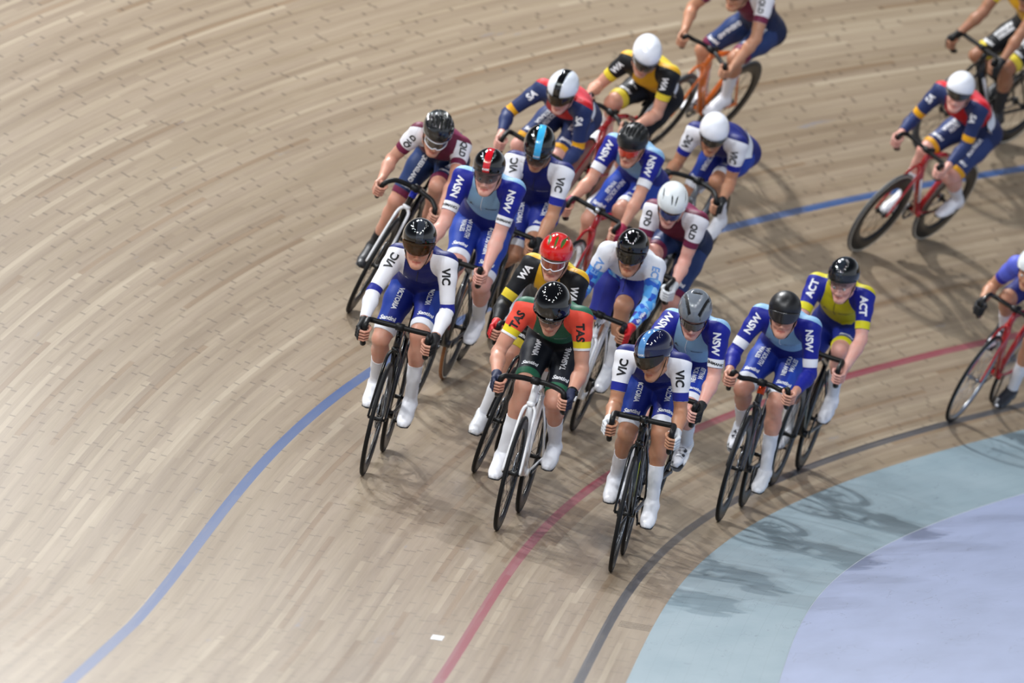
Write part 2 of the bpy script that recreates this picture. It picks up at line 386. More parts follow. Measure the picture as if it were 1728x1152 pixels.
def bike(spec, mtx, hand, saddle, phi, label, emb=None):
    root = bpy.data.objects.new('track_bicycle', None); C.objects.link(root); root.matrix_world = mtx; root.empty_display_size = .1
    tag(root, label, 'bicycle', 'track bicycles in the bunch')
    FR, FK, ACC = spec['frame'], spec.get('fork', spec['frame']), spec.get('acc')
    bb = np.array([-.58, 0, .285]); hl = np.array([-.160, 0, .722]); ht = np.array([-.192, 0, .836]); ax = np.array([-.965, 0, RW])
    stp = bb+np.array([-.1294, 0, .483])*.96
    fat = spec.get('fat', 1.)
    b = MB()
    b.tube([bb+(.008, 0, .01), (bb+hl)/2+(.004, 0, 0), hl+(-.008, 0, .012)], [(.021*fat, .036*fat), (.020*fat, .032*fat), (.022, .036*fat)], 16, up=(0, 0, 1))
    b.tube([ht+(-.008, 0, -.03), (ht+stp)/2+(0, 0, .004), stp+(.0, 0, -.02)], [(.019, .024), (.015, .018), (.016, .022)], 14, up=(0, 0, 1))
    b.tube([hl+(0, 0, -.006), hl*.5+ht*.5, ht], [(.023, .029), (.020, .026), (.021, .027)], 16, up=(1, 0, 0))
    b.tube([bb, (bb+stp)/2, stp+(-.003, 0, .012)], [(.022, .026), (.017, .026), (.016, .022)], 14, up=(1, 0, 0))
    b.tube([bb+(0, -.040, 0), bb+(0, .040, 0)], .024, 18)
    for s in (1, -1):
        b.tube(catmull([bb+(-.02, s*.022, .002), bb+(-.10, s*.036, .006), ax+(.06, s*.060, -.004), ax+(-.012, s*.062, 0)], 4), [(.009, .014)]*13, 10, up=(0, 0, 1))
        b.tube(catmull([stp+(-.012, s*.012, -.07), stp+(-.09, s*.040, -.20), ax+(.02, s*.060, .03), ax+(0, s*.062, .005)], 4), [(.007, .012)]*13, 10, up=(1, 0, 0))
    fo = b.build('frame', FR, root)
    if ACC is not None:
        a_ = MB()
        for s in (1, -1):
            q0, q1 = bb*.25+hl*.75, bb*.75+hl*.25
            a_.tube([q0+(0, s*.0195*fat, 0), q1+(0, s*.0195*fat, 0)], [(.004, .013)]*2, 8, up=(0, 0, 1))
        a_.build('frame_panel', ACC, fo)
    if spec.get('word'):
        ay_ = (ht-hl)/np.linalg.norm(ht-hl); text_flat(fo, spec['word'], hl*.45+ht*.55+np.array([.034, 0, .006]), (0, 1, 0), ay_, .030, BLACK_T)
    # fork
    f = MB()
    f.tube([hl+(0, 0, .01), hl+(.006, 0, -.014)], [(.026, .030)]*2, 14, up=(1, 0, 0))
    for s in (1, -1):
        f.tube(catmull([hl+(.004, s*.010, -.004), hl+(.018, s*.034, -.035), (-.090, s*.040, .60), (-.036, s*.047, .44), (0, s*.050, RW)], 5), np.linspace((.011, .022), (.007, .012), 21), 10, up=(1, 0, 0))
    fk = f.build('fork', FK, root)
    if spec.get('crown') is not None:
        MB().tube([hl*.45+ht*.55, ht+(0, 0, .004)], [(.0235, .030)]*2, 16, up=(1, 0, 0)).build('head_badge', spec['crown'], fk)
    wheel(root, 'front_wheel', 0, spec['front'], spin=random.random()*6); wheel(root, 'rear_wheel', -.965, spec.get('rear', spec['front']), spin=random.random()*6)
    # seat post and saddle
    sad = np.array(saddle)
    MB().tube([stp+(0, 0, -.03), (stp*.3+np.array([sad[0]-.01, 0, sad[2]-.045])*.7), (sad[0]-.01, 0, sad[2]-.022)], [(.011, .017)]*3, 12, up=(1, 0, 0)).build('seat_post', MBLK, root)
    s_ = MB(); xs = np.linspace(.150, -.125, 12); wd_ = np.interp(xs, [-.125, -.09, -.02, .06, .135, .15], [.050, .066, .046, .022, .017, .008])
    s_.tube([(sad[0]+x, 0, sad[2]-.012+.010*math.cos((x-.01)*16)) for x in xs], [(w, .014) for w in wd_], 18, up=(0, 0, 1))
    so = s_.build('saddle', MBLK, root)
    r_ = MB()
    for s in (1, -1): r_.tube(catmull([sad+(.08, s*.012, -.018), sad+(.03, s*.022, -.032), sad+(-.05, s*.022, -.032), sad+(-.10, s*.026, -.012)], 4), .0035, 8)
    r_.build('saddle_rail', ALU, so)
    # stem and handlebar through both hands
    cl = np.array([-.095, 0, spec.get('cz', .865)]); stm = MB()
    stm.tube([ht+(0, 0, -.004), ht+(-.006, 0, .036)], .0185, 16)
    stm.tube([ht+(-.004, 0, .020), cl+(0, 0, 0)], [(.017, .017), (.015, .018)], 14, up=(0, 0, 1)); stm.tube([cl+(0, -.024, 0), cl+(0, .024, 0)], .0225, 18)
    sm = stm.build('stem', spec.get('stem', MBLK), root)
    if spec.get('cap') is not None: MB().tube([cl+(.020, 0, .004), cl+(.030, 0, .006)], .016, 18).build('stem_cap', spec['cap'], sm)
    hR, hL = np.array(hand[0]), np.array(hand[1]); curve = spec.get('bar', 'drop') == 'curve'; L_, R_ = [], []
    for h, s, out in ((hR, -1, R_), (hL, 1, L_)):
        y = abs(h[1])
        if curve:
            q = [cl+(0, s*.03, 0), cl+(.022, s*.075, .002), (-.045, s*(y*.72), cl[2]-.004), (h[0]+.016, s*(y*.96), h[2]+.050), (h[0], h[1], h[2]), (h[0]-.032, h[1]+s*.003, h[2]-.048), (h[0]-.080, h[1]+s*.006, h[2]-.066)]
        else:
            q = [cl+(0, s*.03, 0), cl+(0, s*.11, 0), cl+(.004, s*(y-.018), .001), (-.050, s*y, cl[2]+.002), (h[0]+.030, s*y, h[2]+.055), (h[0]+.022, h[1], h[2]+.022), (h[0], h[1], h[2]-.012), (h[0]-.045, h[1], h[2]-.062), (h[0]-.095, h[1], h[2]-.070)]
        out.extend(q)
    P = np.vstack([np.array(R_[::-1]), cl[None], np.array(L_)]); Pc = catmull(P, 6)
    n = len(Pc); rr = np.array([.0158 if abs(p[1]) > .06 else .0155 for p in Pc])
    MB().tube(Pc, rr, 12, up=None).build('handlebar', spec.get('tape', TAPE), root)
    # crankset, chain, pedals
    ca = np.array([math.cos(phi), 0, -math.sin(phi)]); ck = MB()
    y0 = -.043; prof = [(.094, y0-.0025), (.094, y0+.0025), (.078, y0+.0025), (.078, y0-.0025)]
    V, F = revolve(prof, 48); ring = MB().add(V+bb, F)
    for i in range(5):
        a = phi+.3+i*2*pi/5; d = np.array([math.cos(a), 0, -math.sin(a)]); ring.tube([bb+(0, y0, 0)+d*.01, bb+(0, y0, 0)+d*.083], [(.003, .010)]*2, 8, up=np.cross(d, (0, 1, 0)))
    cro = ring.build('chainring', spec.get('ring', MBLK), root)
    for s in (-1, 1):
        c = ca if s < 0 else -ca; q0 = bb+(0, s*.052, 0); q1 = bb+c*.165+(0, s*.070, 0)
        arm = MB().tube([q0-c*.018, q0+c*.02, (q0+q1)/2, q1+c*.012], [(.006, .016), (.007, .017), (.006, .012), (.006, .013)], 12, up=np.cross(c, (0, 1, 0))).build('crank_arm', spec.get('crank', BLK), root)
        pd = MB(); pc = bb+c*.165+(0, s*.125, 0)
        pd.tube([q1, pc+(0, s*.03, 0)], .0075, 10); pd.box(pc, (.038, .030, .010), bev=.3); pd.build('pedal', MBLK, arm)
    cg = (.030, RW-.285); L1 = np.array([-.965, y0, RW]); ch = []
    for a in np.linspace(-pi/2+.15, pi/2-.1, 14): ch.append(bb+(.096*math.cos(a), y0, .096*math.sin(a)))
    for a in np.linspace(pi/2+.1, 3*pi/2-.15, 10): ch.append(L1+(.032*math.cos(a), 0, .032*math.sin(a)))
    ch.append(ch[0]); MB().tube(ch, [(.0035, .005)]*len(ch), 8, up=(0, 1, 0)).build('chain', ALU, root)
    MB().rev([(.031, y0-.002), (.031, y0+.002), (.012, y0+.002), (.012, y0-.002)], 24, ).build('cog', ALU, root).location = (-.965, 0, RW)
    return root

# ------------------------------------------------------------------ riders: one continuous surface from an implicit body
def nrm(v): v = np.asarray(v, float); return v/(np.linalg.norm(v)+1e-12)
def cone(a, b, ra, rb, k, tg, A=None, u=None): return ('c', np.asarray(a, float), np.asarray(b, float), ra, rb, k, tg, A, u)
def ell(c, r, k, tg, R=None): return ('e', np.asarray(c, float), np.asarray(r, float), R, 0, k, tg, None, None)
def squash(lat, f, up=None, g=1.):
    """world -> space where the lateral axis is shrunk by f (section f times wider)"""
    lat = nrm(lat); A = np.eye(3)-(1-1/f)*np.outer(lat, lat); return A
def pdist(p, X, want_h=False):
    if p[0] == 'c':
        _, a, b, ra, rb, k, tg, A, u = p
        if A is None: q = X-a; ba = b-a
        else: q = (X-a)@A.T; ba = A@(b-a)
        L = ba@ba+1e-12; h = np.clip(q@ba/L, 0, 1)
        d = np.sqrt(((q-h[..., None]*ba)**2).sum(-1))-(ra+(rb-ra)*h)
        return (d, h) if want_h else d
    _, c, r, R, _, k, tg, _, _ = p
    q = X-c
    if R is not None: q = q@R
    k0 = np.sqrt(((q/r)**2).sum(-1)); k1 = np.sqrt(((q/(r*r))**2).sum(-1))+1e-9
    d = k0*(k0-1)/k1
    return (d, np.zeros_like(d)) if want_h else d
def field(prims, lo, hi, h):
    n = np.ceil((np.array(hi)-lo)/h).astype(int)+1; F = np.full(n, .2, np.float32)
    axs = [lo[i]+h*np.arange(n[i]) for i in range(3)]
    for p in prims:
        k = p[5]; pad = k+.03+2*h
        if p[0] == 'c':
            ext = max(p[3], p[4])*(1.7 if p[7] is not None else 1); mn = np.minimum(p[1], p[2])-ext-pad; mx = np.maximum(p[1], p[2])+ext+pad
        else: mn = p[1]-p[2].max()-pad; mx = p[1]+p[2].max()+pad
        i0 = np.clip(np.floor((mn-lo)/h).astype(int), 0, n-1); i1 = np.clip(np.ceil((mx-lo)/h).astype(int)+1, 1, n)
        if (i1 <= i0).any(): continue
        sl = tuple(slice(i0[i], i1[i]) for i in range(3))
        X = np.stack(np.meshgrid(*[axs[i][sl[i]] for i in range(3)], indexing='ij'), -1)
        d = pdist(p, X).astype(np.float32)
        if p[6].startswith('cut'): F[sl] = np.maximum(F[sl], -d)
        else:
            f = F[sl]; hh = np.maximum(k-np.abs(f-d), 0)/k; F[sl] = np.minimum(f, d)-hh*hh*k*.25
    return F
def snet(F, lo, h):
    S = F < 0; n = np.array(F.shape)-1
    occ = np.zeros(n, np.int8)
    for i in (0, 1):
        for j in (0, 1):
            for k in (0, 1): occ += S[i:n[0]+i, j:n[1]+j, k:n[2]+k]
    act = (occ > 0) & (occ < 8); cid = -np.ones(n, np.int64); I = np.argwhere(act); cid[act] = np.arange(len(I))
    acc = np.zeros((len(I), 3)); cnt = np.zeros(len(I)); cor = [(i, j, k) for i in (0, 1) for j in (0, 1) for k in (0, 1)]
    vals = {c: F[I[:, 0]+c[0], I[:, 1]+c[1], I[:, 2]+c[2]] for c in cor}
    for c in cor:
        for ax in range(3):
            if c[ax] == 0:
                c2 = list(c); c2[ax] = 1; c2 = tuple(c2); a, b = vals[c], vals[c2]; m = (a < 0) != (b < 0)
                t = np.where(m, a/(a-b+1e-20), 0); p = np.tile(np.array(c, float), (len(I), 1)); p[:, ax] += t
                acc[m] += p[m]; cnt[m] += 1
    V = (I+acc/cnt[:, None])*h+lo; Q = []
    for ax in range(3):
        o = [0, 0, 0]; o[ax] = 1
        A = S[:S.shape[0]-o[0], :S.shape[1]-o[1], :S.shape[2]-o[2]]; B = S[o[0]:, o[1]:, o[2]:]
        E = np.argwhere(A != B); u, v = (ax+1) % 3, (ax+2) % 3
        ok = (E[:, u] > 0) & (E[:, v] > 0) & (E[:, u] < n[u]) & (E[:, v] < n[v]); E = E[ok]
        def cc(du, dv):
            q = E.copy(); q[:, u] -= du; q[:, v] -= dv; return cid[q[:, 0], q[:, 1], q[:, 2]]
        q = np.stack([cc(1, 1), cc(0, 1), cc(0, 0), cc(1, 0)], 1); ins = A[E[:, 0], E[:, 1], E[:, 2]]
        q[~ins] = q[~ins][:, ::-1]; Q.append(q)
    Q = np.concatenate(Q); return V, Q[(Q >= 0).all(1)]
def headrot(yaw, pitch, roll):
    cy, sy, cp, sp, cr, sr = math.cos(yaw), math.sin(yaw), math.cos(pitch), math.sin(pitch), math.cos(roll), math.sin(roll)
    return np.array([[cy, -sy, 0], [sy, cy, 0], [0, 0, 1]])@np.array([[1, 0, 0], [0, cr, -sr], [0, sr, cr]])@np.array([[cp, 0, sp], [0, 1, 0], [-sp, 0, cp]])
def foot_pts(phi, side):
    a = phi if side < 0 else phi+pi
    ped = np.array([-.58+.165*math.cos(a), .125*side, .285-.165*math.sin(a)]); tilt = .25+.1*math.sin(a-pi)
    fd = np.array([math.cos(tilt), 0, -math.sin(tilt)]); up = np.array([math.sin(tilt), 0, math.cos(tilt)])
    return ped, fd, up, ped-fd*.115+up*.095
class Rider: pass
def skeleton(v):
    r = Rider(); r.phi, r.s = v[4], v[5]; J = np.array(v[6:36]).reshape(10, 3)
    r.HIP, r.SR, r.SL, r.ER, r.EL, r.HR, r.HL, r.KR, r.KL, r.H = J
    r.R = headrot(*v[36:39]); s = r.s
    r.SCn = (r.SR+r.SL)/2; r.lat = nrm(r.SL-r.SR); r.g = nrm(r.SCn-r.HIP); r.bn = nrm(np.cross(r.g, r.lat))
    if r.bn[2] < 0: r.bn = -r.bn
    r.L = np.linalg.norm(r.SCn-r.HIP)
    P = []; Y = np.array([0, 1., 0]); bk = r.bn
    mid = r.HIP*.5+r.SCn*.5+bk*.040*s; low = r.HIP*.8+r.SCn*.2+bk*.015*s; upp = r.HIP*.18+r.SCn*.82+bk*.030*s
    A1, A2 = squash(Y, 1.42), squash(r.lat*.5+Y*.5, 1.38)
    P += [cone(r.HIP-np.array([.03, 0, -.01]), low, .108*s, .098*s, .04, 'torso', A1), cone(low, mid, .096*s, .094*s, .04, 'torso', A2),
          cone(mid-bk*.01, upp-bk*.02, .100*s, .112*s, .04, 'torso', squash(r.lat, 1.34)), cone(upp-bk*.03, r.SCn-bk*.005, .100*s, .070*s, .04, 'torso', squash(r.lat, 1.6))]
    for S in (r.SR, r.SL):
        P.append(cone(r.SCn*.6+S*.4+bk*.012, S*.97+r.SCn*.03+bk*.002, .058*s, .056*s, .03, 'torso'))
        P.append(cone(upp+(S-r.SCn)*.62-bk*.02, S*.9+r.SCn*.1-bk*.01, .066*s, .052*s, .035, 'torso'))
    hb = r.H+r.R@np.array([-.030, 0, -.085]); nb = r.SCn+bk*.028-r.g*.01
    P += [cone(nb, hb, .060*s, .054*s, .035, 'neck'), cone(nb-bk*.02, r.H+r.R@np.array([.0, 0, -.10]), .050*s, .048*s, .03, 'neck')]
    r.hips = [r.HIP+np.array([0, -.088*s, -.004]), r.HIP+np.array([0, .088*s, -.004])]
    r.limb = {}
    for nm, S, E, Hn, sd in (('R', r.SR, r.ER, r.HR, -1), ('L', r.SL, r.EL, r.HL, 1)):
        aE = nrm(E-Hn); o = np.array([0, sd, 0.]); ax = nrm([-.50, 0, -.866]) ; o = nrm(o-ax*(o@ax)); f = np.cross(ax, o); f = f if f[0] > 0 else -f
        W = Hn+aE*.070+o*.018-f*.018
        r.limb['arm'+nm] = (S, E, W); t = 'arm'+nm
        ua = nrm(E-S); side = nrm(np.cross(ua, Y))
        P += [cone(S, S+(E-S)*.30, .053*s, .049*s, .03, t, u=(0, .3)), cone(S+(E-S)*.30, E, .048*s, .0375*s, .03, t, u=(.3, 1)),
              cone(E, E+(W-E)*.32, .0375*s, .0415*s, .02, t, u=(1, 1.32)), cone(E+(W-E)*.32, W, .0415*s, .0265*s, .02, t, u=(1.32, 2)),
              cone(S+(E-S)*.35+np.array([.010, 0, .0]), S+(E-S)*.75+np.array([.008, 0, 0]), .038*s, .034*s, .02, t, u=(.35, .75))]
        # hand: metacarpals to the knuckles, fingers wrapped round the bar, thumb on the inner side
        th = 'hand'+nm; fg = 'finger'+nm
        def ring(ang, rad, sh): a = math.radians(ang); return Hn+(o*math.cos(a)+f*math.sin(a))*rad+ax*sh
        for i, (sh, rr, lr) in enumerate(((-.0300, .0083, 1.), (-.0100, .0086, 1.06), (.0100, .0083, 1.), (.0290, .0074, .86))):
            k0 = ring(-8, .040, sh); P.append(cone(W+ax*sh*.55, k0, .0145, .0115, .010, th))
            pts = [k0, ring(48, .037*lr**.3, sh*1.02), ring(100, .0305, sh*1.02), ring(152, .0275, sh), ring(152+44*lr, .0262, sh)]
            for q in range(4): P.append(cone(pts[q], pts[q+1], rr*(1-.04*q), rr*(.97-.05*q), .003, fg if q > 0 else th))
        P.append(cone(W-ax*.008, ring(-62, .034, -.018), .0175, .0150, .012, th))
        tp = [ring(-62, .036, -.020), ring(-118, .034, -.030), ring(-160, .031, -.036), ring(-196, .030, -.036)]
        P += [cone(tp[0], tp[1], .0135, .0110, .006, th), cone(tp[1], tp[2], .0108, .0098, .003, fg), cone(tp[2], tp[3], .0096, .0085, .003, fg)]
        r.limb['bar'+nm] = (Hn, ax, o, f)
    for nm, hp, K, sd in (('R', r.hips[0], r.KR, -1), ('L', r.hips[1], r.KL, 1)):
        ped, fd, up, ank = foot_pts(r.phi, sd); t = 'leg'+nm; r.limb[t] = (hp, K, ank); r.limb['foot'+nm] = (ped, fd, up, ank)
        sh = nrm(ank-K); back = nrm(np.cross(sh, Y)); back = back if back[0] < 0 else -back
        th_ = nrm(K-hp); fr_ = nrm(np.cross(th_, Y)); fr_ = fr_ if fr_[2] > 0 else -fr_
        P += [cone(hp-np.array([.015, 0, 0]), hp+(K-hp)*.35, .092*s, .084*s, .045, t, u=(0, .35)), cone(hp+(K-hp)*.35, hp+(K-hp)*.8, .083*s, .062*s, .03, t, u=(.35, .8)),
              cone(hp+(K-hp)*.8, K, .062*s, .052*s, .03, t, u=(.8, 1)), cone(hp+(K-hp)*.45+fr_*.018, hp+(K-hp)*.86+fr_*.010, .056*s, .044*s, .03, t, u=(.45, .86)),
              ell(K+(nrm(K-hp)-sh)*.014, np.array([.042, .043, .042])*s, .02, t+'k'),
              cone(K, K+(ank-K)*.30+back*.016, .048*s, .0495*s, .025, t, u=(1, 1.3)), cone(K+(ank-K)*.30+back*.016, K+(ank-K)*.62+back*.006, .0495*s, .037*s, .025, t, u=(1.3, 1.62)),
              cone(K+(ank-K)*.62+back*.004, ank, .036*s, .0285*s, .02, t, u=(1.62, 2)), cone(K+(ank-K)*.1-back*.012, ank-back*.006, .036*s, .0265*s, .02, t, u=(1.1, 2)),
              cone(ank-fd*.025-up*.035, ped+up*.030+fd*.02, .026, .024, .02, 'foot'+nm), cone(ank, ank-up*.04, .029, .027, .02, 'foot'+nm), cone(ped+up*.028+fd*.02, ped+up*.022+fd*.085, .024, .015, .02, 'foot'+nm)]
    # head
    def hd(x, y, z):
        if z < -.03: z += .15*(z+.03)
        return r.H+r.R@np.array([x, y, z], float)
    r.hd = hd
    Rm = r.R
    P += [ell(hd(-.006, 0, -.022), (.094, .074, .092), .01, 'head', Rm), ell(hd(.022, 0, -.078), (.066, .058, .070), .03, 'head', Rm), ell(hd(.060, 0, -.141), (.022, .022, .017), .028, 'head', Rm),
          cone(hd(.060, .014, -.142), hd(-.002, .050, -.112), .017, .018, .03, 'head'), cone(hd(.060, -.014, -.142), hd(-.002, -.050, -.112), .017, .018, .03, 'head'),
          cone(hd(.074, .034, -.049), hd(.083, 0, -.051), .011, .010, .012, 'head'), cone(hd(.074, -.034, -.049), hd(.083, 0, -.051), .011, .010, .012, 'head'),
          cone(hd(.064, .036, -.088), hd(.050, .050, -.078), .017, .013, .02, 'head'), cone(hd(.064, -.036, -.088), hd(.050, -.050, -.078), .017, .013, .02, 'head'),
          cone(hd(.086, 0, -.060), hd(.103, 0, -.093), .0075, .0095, .008, 'head'), cone(hd(.098, .009, -.096), hd(.092, .013, -.097), .0065, .0055, .006, 'head'), cone(hd(.098, -.009, -.096), hd(.092, -.013, -.097), .0065, .0055, .006, 'head'),
          cone(hd(.080, .011, -.104), hd(.080, -.011, -.104), .011, .011, .012, 'head'),
          cone(hd(.082, .0, -.1175), hd(.074, .019, -.1205), .0072, .0048, .004, 'lip'), cone(hd(.082, .0, -.1175), hd(.074, -.019, -.1205), .0072, .0048, .004, 'lip'),
          cone(hd(.079, .0, -.1285), hd(.072, .015, -.1255), .0074, .0052, .004, 'lip'), cone(hd(.079, .0, -.1285), hd(.072, -.015, -.1255), .0074, .0052, .004, 'lip'),
          ell(hd(.094, 0, -.1232), (.010, .013, .0026), .001, 'cut', Rm),
          ell(hd(.091, .031, -.066), (.015, .016, .0105), .001, 'cut', Rm), ell(hd(.091, -.031, -.066), (.015, .016, .0105), .001, 'cut', Rm)]
    for s_ in (1, -1): P += [cone(hd(-.006, s_*.071, -.050), hd(.0, s_*.069, -.088), .013, .009, .006, 'head'), ell(hd(.002, s_*.082, -.066), (.009, .006, .013), .001, 'cut', Rm)]
    r.P = P; return r
def body_mesh(r, h, hh):
    los, his = [], []
    for p in r.P:
        if p[0] == 'c': e_ = max(p[3], p[4])*1.6; los.append(np.minimum(p[1], p[2])-e_); his.append(np.maximum(p[1], p[2])+e_)
        else: los.append(p[1]-p[2].max()); his.append(p[1]+p[2].max())
    lo = np.min(los, 0)-.03; hi = np.max(his, 0)+.03
    V, Q = snet(field(r.P, lo, hi, h), lo, h)
    boxes = [(r.H+r.R@np.array([.01, 0, -.06]), .125, .0042 if hh < .004 else h*.8)]+[(r.limb['bar'+n][0]+r.limb['bar'+n][2]*.008, .078, hh) for n in 'RL']
    Vs, Qs = [V], [Q]; ct = V[Q].mean(1); keep = np.ones(len(Q), bool); base = len(V)
    for c, rad, fh in boxes:
        keep &= ~(np.abs(ct-c).max(1) < rad-.004)
        l2 = c-rad; v, q = snet(field(r.P, l2, l2+2*rad, fh), l2, fh)
        # keep only the closed interior of the box
        Vs.append(v); Qs.append(q+base); base += len(v)
    Qs[0] = Q[keep]; V = np.concatenate(Vs); Q = np.concatenate(Qs)
    use = np.unique(Q); mp = -np.ones(len(V), int); mp[use] = np.arange(len(use)); return V[use], mp[Q]
def classify(r, V):
    tags = sorted({p[6] for p in r.P if not p[6].startswith('cut')}); D = np.full((len(tags), len(V)), 9., np.float32)
    for p in r.P:
        if p[6].startswith('cut'): continue
        i = tags.index(p[6]); c = (p[1]+p[2])/2 if p[0] == 'c' else p[1]
        D[i] = np.minimum(D[i], pdist(p, V))
    return tags, D
def along(V, S, E, W):
    """0..1 from S to E, 1..2 from E to W"""
    a = E-S; b = W-E; h1 = (V-S)@a/(a@a); h2 = (V-E)@b/(b@b)
    n = nrm(a); m = nrm(b); bis = (V-E)@nrm(n+m); return np.where(bis < 0, np.clip(h1, -1, 1), 1+np.clip(h2, 0, 1.3))
def setattr_f(me, name, val):
    a = me.attributes.new(name, 'FLOAT', 'POINT'); a.data.foreach_set('value', np.asarray(val, np.float32))
def vnormals(V, Q):
    n = np.cross(V[Q[:, 2]]-V[Q[:, 0]], V[Q[:, 3]]-V[Q[:, 1]]); N = np.zeros_like(V)
    for k in range(4): np.add.at(N, Q[:, k], n)
    return N/(np.linalg.norm(N, axis=1)[:, None]+1e-12)
def shell(V, Q, N, fmask, off, slide=None, thick=.0015):
    """closed garment shell from the chosen faces; slide(vertex ids, positions) pulls the hems straight"""
    q = Q[fmask]; use = np.unique(q); mp = -np.ones(len(V), int); mp[use] = np.arange(len(use)); P = V[use].copy()
    if slide is not None: P = slide(use, P)
    off_ = off if np.isscalar(off) else off[use][:, None]
    O = P+N[use]*off_; q = mp[q]
    # rim: boundary edges get a short inward lip
    e = np.concatenate([q[:, [0, 1]], q[:, [1, 2]], q[:, [2, 3]], q[:, [3, 0]]]); key = e.min(1)*len(use)+e.max(1)
    u, inv, cnt = np.unique(key, return_inverse=True, return_counts=True); be = e[cnt[inv] == 1]
    bv = np.unique(be); m2 = -np.ones(len(use), int); m2[bv] = np.arange(len(bv))+len(use); I = P[bv]-N[use[bv]]*.002
    F = np.vstack([q, np.stack([be[:, 1], be[:, 0], m2[be[:, 0]], m2[be[:, 1]]], 1)])
    return np.vstack([O, I]), F, np.concatenate([use, use[bv]])
def smooth_ids(V, Q, W, it=2):
    """laplacian smoothing weighted by W"""
    for _ in range(it):
        S = np.zeros_like(V); c = np.zeros(len(V))
        for a, b in ((0, 1), (1, 2), (2, 3), (3, 0)):
            np.add.at(S, Q[:, a], V[Q[:, b]]); np.add.at(S, Q[:, b], V[Q[:, a]]); np.add.at(c, Q[:, a], 1); np.add.at(c, Q[:, b], 1)
        V = V+(S/np.maximum(c, 1)[:, None]-V)*(.5*W)[:, None]
    return V

# ------------------------------------------------------------------ clothing materials
def suit_material(nm, c):
    g = NG(nm); arm, leg, slv, spn, lat = (g.attr(a) for a in ('arm', 'leg', 'slv', 'spn', 'lat'))
    gt = lambda a, b: g.math('GREATER_THAN', a, b)
    co = g.new('ShaderNodeTexCoord').outputs['Object']
    col = lambda k: srgb(c[k])
    thr = g.math('ADD', .36, g.math('MULTIPLY', g.math('MULTIPLY', lat, lat), 5.5))
    body = g.mix(g.math('MULTIPLY', gt(g.math('SUBTRACT', spn, thr), 0.), g.math('LESS_THAN', leg, 0.)), col('low'), col('chest'))
    if c.get('yoke'): body = g.mix(g.math('MULTIPLY', gt(g.attr('bak'), .045), gt(spn, .5)), body, col('yoke'))
    slc = col('slv')
    if c.get('camo'):
        vo = g.new('ShaderNodeTexVoronoi', feature='F1'); vo.inputs['Scale'].default_value = 26; g.put(vo.inputs['Vector'], co)
        sp = g.new('ShaderNodeSeparateColor'); g.put(sp.inputs[0], vo.outputs['Color'])
        cm = g.mix(gt(sp.outputs[0], .3), srgb('#8fc3ea'), srgb('#4f9be0')); cm = g.mix(gt(sp.outputs[1], .62), cm, srgb('#2c5fc4')); cm = g.mix(gt(sp.outputs[2], .85), cm, srgb('#3a3f9e'))
        slc = g.mix(gt(arm, .42), col('slv'), cm); body = g.mix(gt(spn, .52), cm, body)
    col_ = g.mix(gt(slv, 0.), body, slc)
    col_ = g.mix(gt(leg, .12), col_, g.mix(0.0, col('leg'), col('leg')))
    if c.get('side'): col_ = g.mix(g.math('MULTIPLY', gt(leg, .12), g.math('LESS_THAN', g.attr('inn'), -.012)), col_, col('side'))
    u0, u1 = c['cuffu']
    col_ = g.mix(g.math('MULTIPLY', gt(arm, u0), g.math('LESS_THAN', arm, u1)), col_, col('cuff'))
    if c.get('hem'): col_ = g.mix(gt(arm, u1-.05), col_, srgb(c['hem']))
    col_ = g.mix(gt(leg, c['band'][0]), col_, col('bandc'))
    g.put(g.b.inputs['Base Color'], col_); g.b.inputs['Roughness'].default_value = .52; g.b.inputs['Specular IOR Level'].default_value = .25
    g.b.inputs['Sheen Weight'].default_value = .0
    n1 = g.noise(co, 22., 3, .5); bp = g.new('ShaderNodeBump'); bp.inputs['Strength'].default_value = .35; bp.inputs['Distance'].default_value = .006
    g.put(bp.inputs['Height'], n1); g.t.links.new(bp.outputs[0], g.b.inputs['Normal'])
    return g.m
def skin_material(nm, c):
    g = NG(nm); co = g.new('ShaderNodeTexCoord').outputs['Object']; s = srgb(c)
    n = g.noise(co, 14., 4, .6); n2 = g.noise(co, 45., 3, .6)
    base = g.mix(g.ramp(n, .35, .75), s, (s[0]*1.06, s[1]*.84, s[2]*.80, 1)); base = g.mix(g.math('MULTIPLY', g.ramp(n2, .45, .8), .35), base, (s[0]*1.1, s[1]*.95, s[2]*.9, 1))
    base = g.mix(g.attr('lip'), base, (s[0]*.78, s[1]*.36, s[2]*.38, 1)); base = g.mix(g.attr('brow'), base, (.05, .03, .02, 1))
    base = g.mix(g.math('MULTIPLY', g.attr('red'), .45), base, (s[0]*1.02, s[1]*.66, s[2]*.62, 1))
    g.put(g.b.inputs['Base Color'], base); g.b.inputs['Roughness'].default_value = .46; g.b.inputs['Specular IOR Level'].default_value = .42
    g.b.inputs['Subsurface Weight'].default_value = .08; g.b.inputs['Subsurface Radius'].default_value = (.012, .005, .003); g.b.inputs['Subsurface Scale'].default_value = 1.
    return g.m
def shell_material(nm, c, stripe=None, rough=.08, w=.021):
    g = NG(nm); g.b.inputs['Roughness'].default_value = rough; g.b.inputs['Coat Weight'].default_value = .7 if rough < .2 else 0.; g.b.inputs['Coat Roughness'].default_value = .03
    sp = g.new('ShaderNodeSeparateXYZ'); g.put(sp.inputs[0], g.new('ShaderNodeTexCoord').outputs['Object'])
    base = srgb(c)
    if stripe: base = g.mix(g.math('LESS_THAN', g.math('ABSOLUTE', sp.outputs[1]), w), srgb(c), srgb(stripe))
    g.put(g.b.inputs['Base Color'], base); return g.m
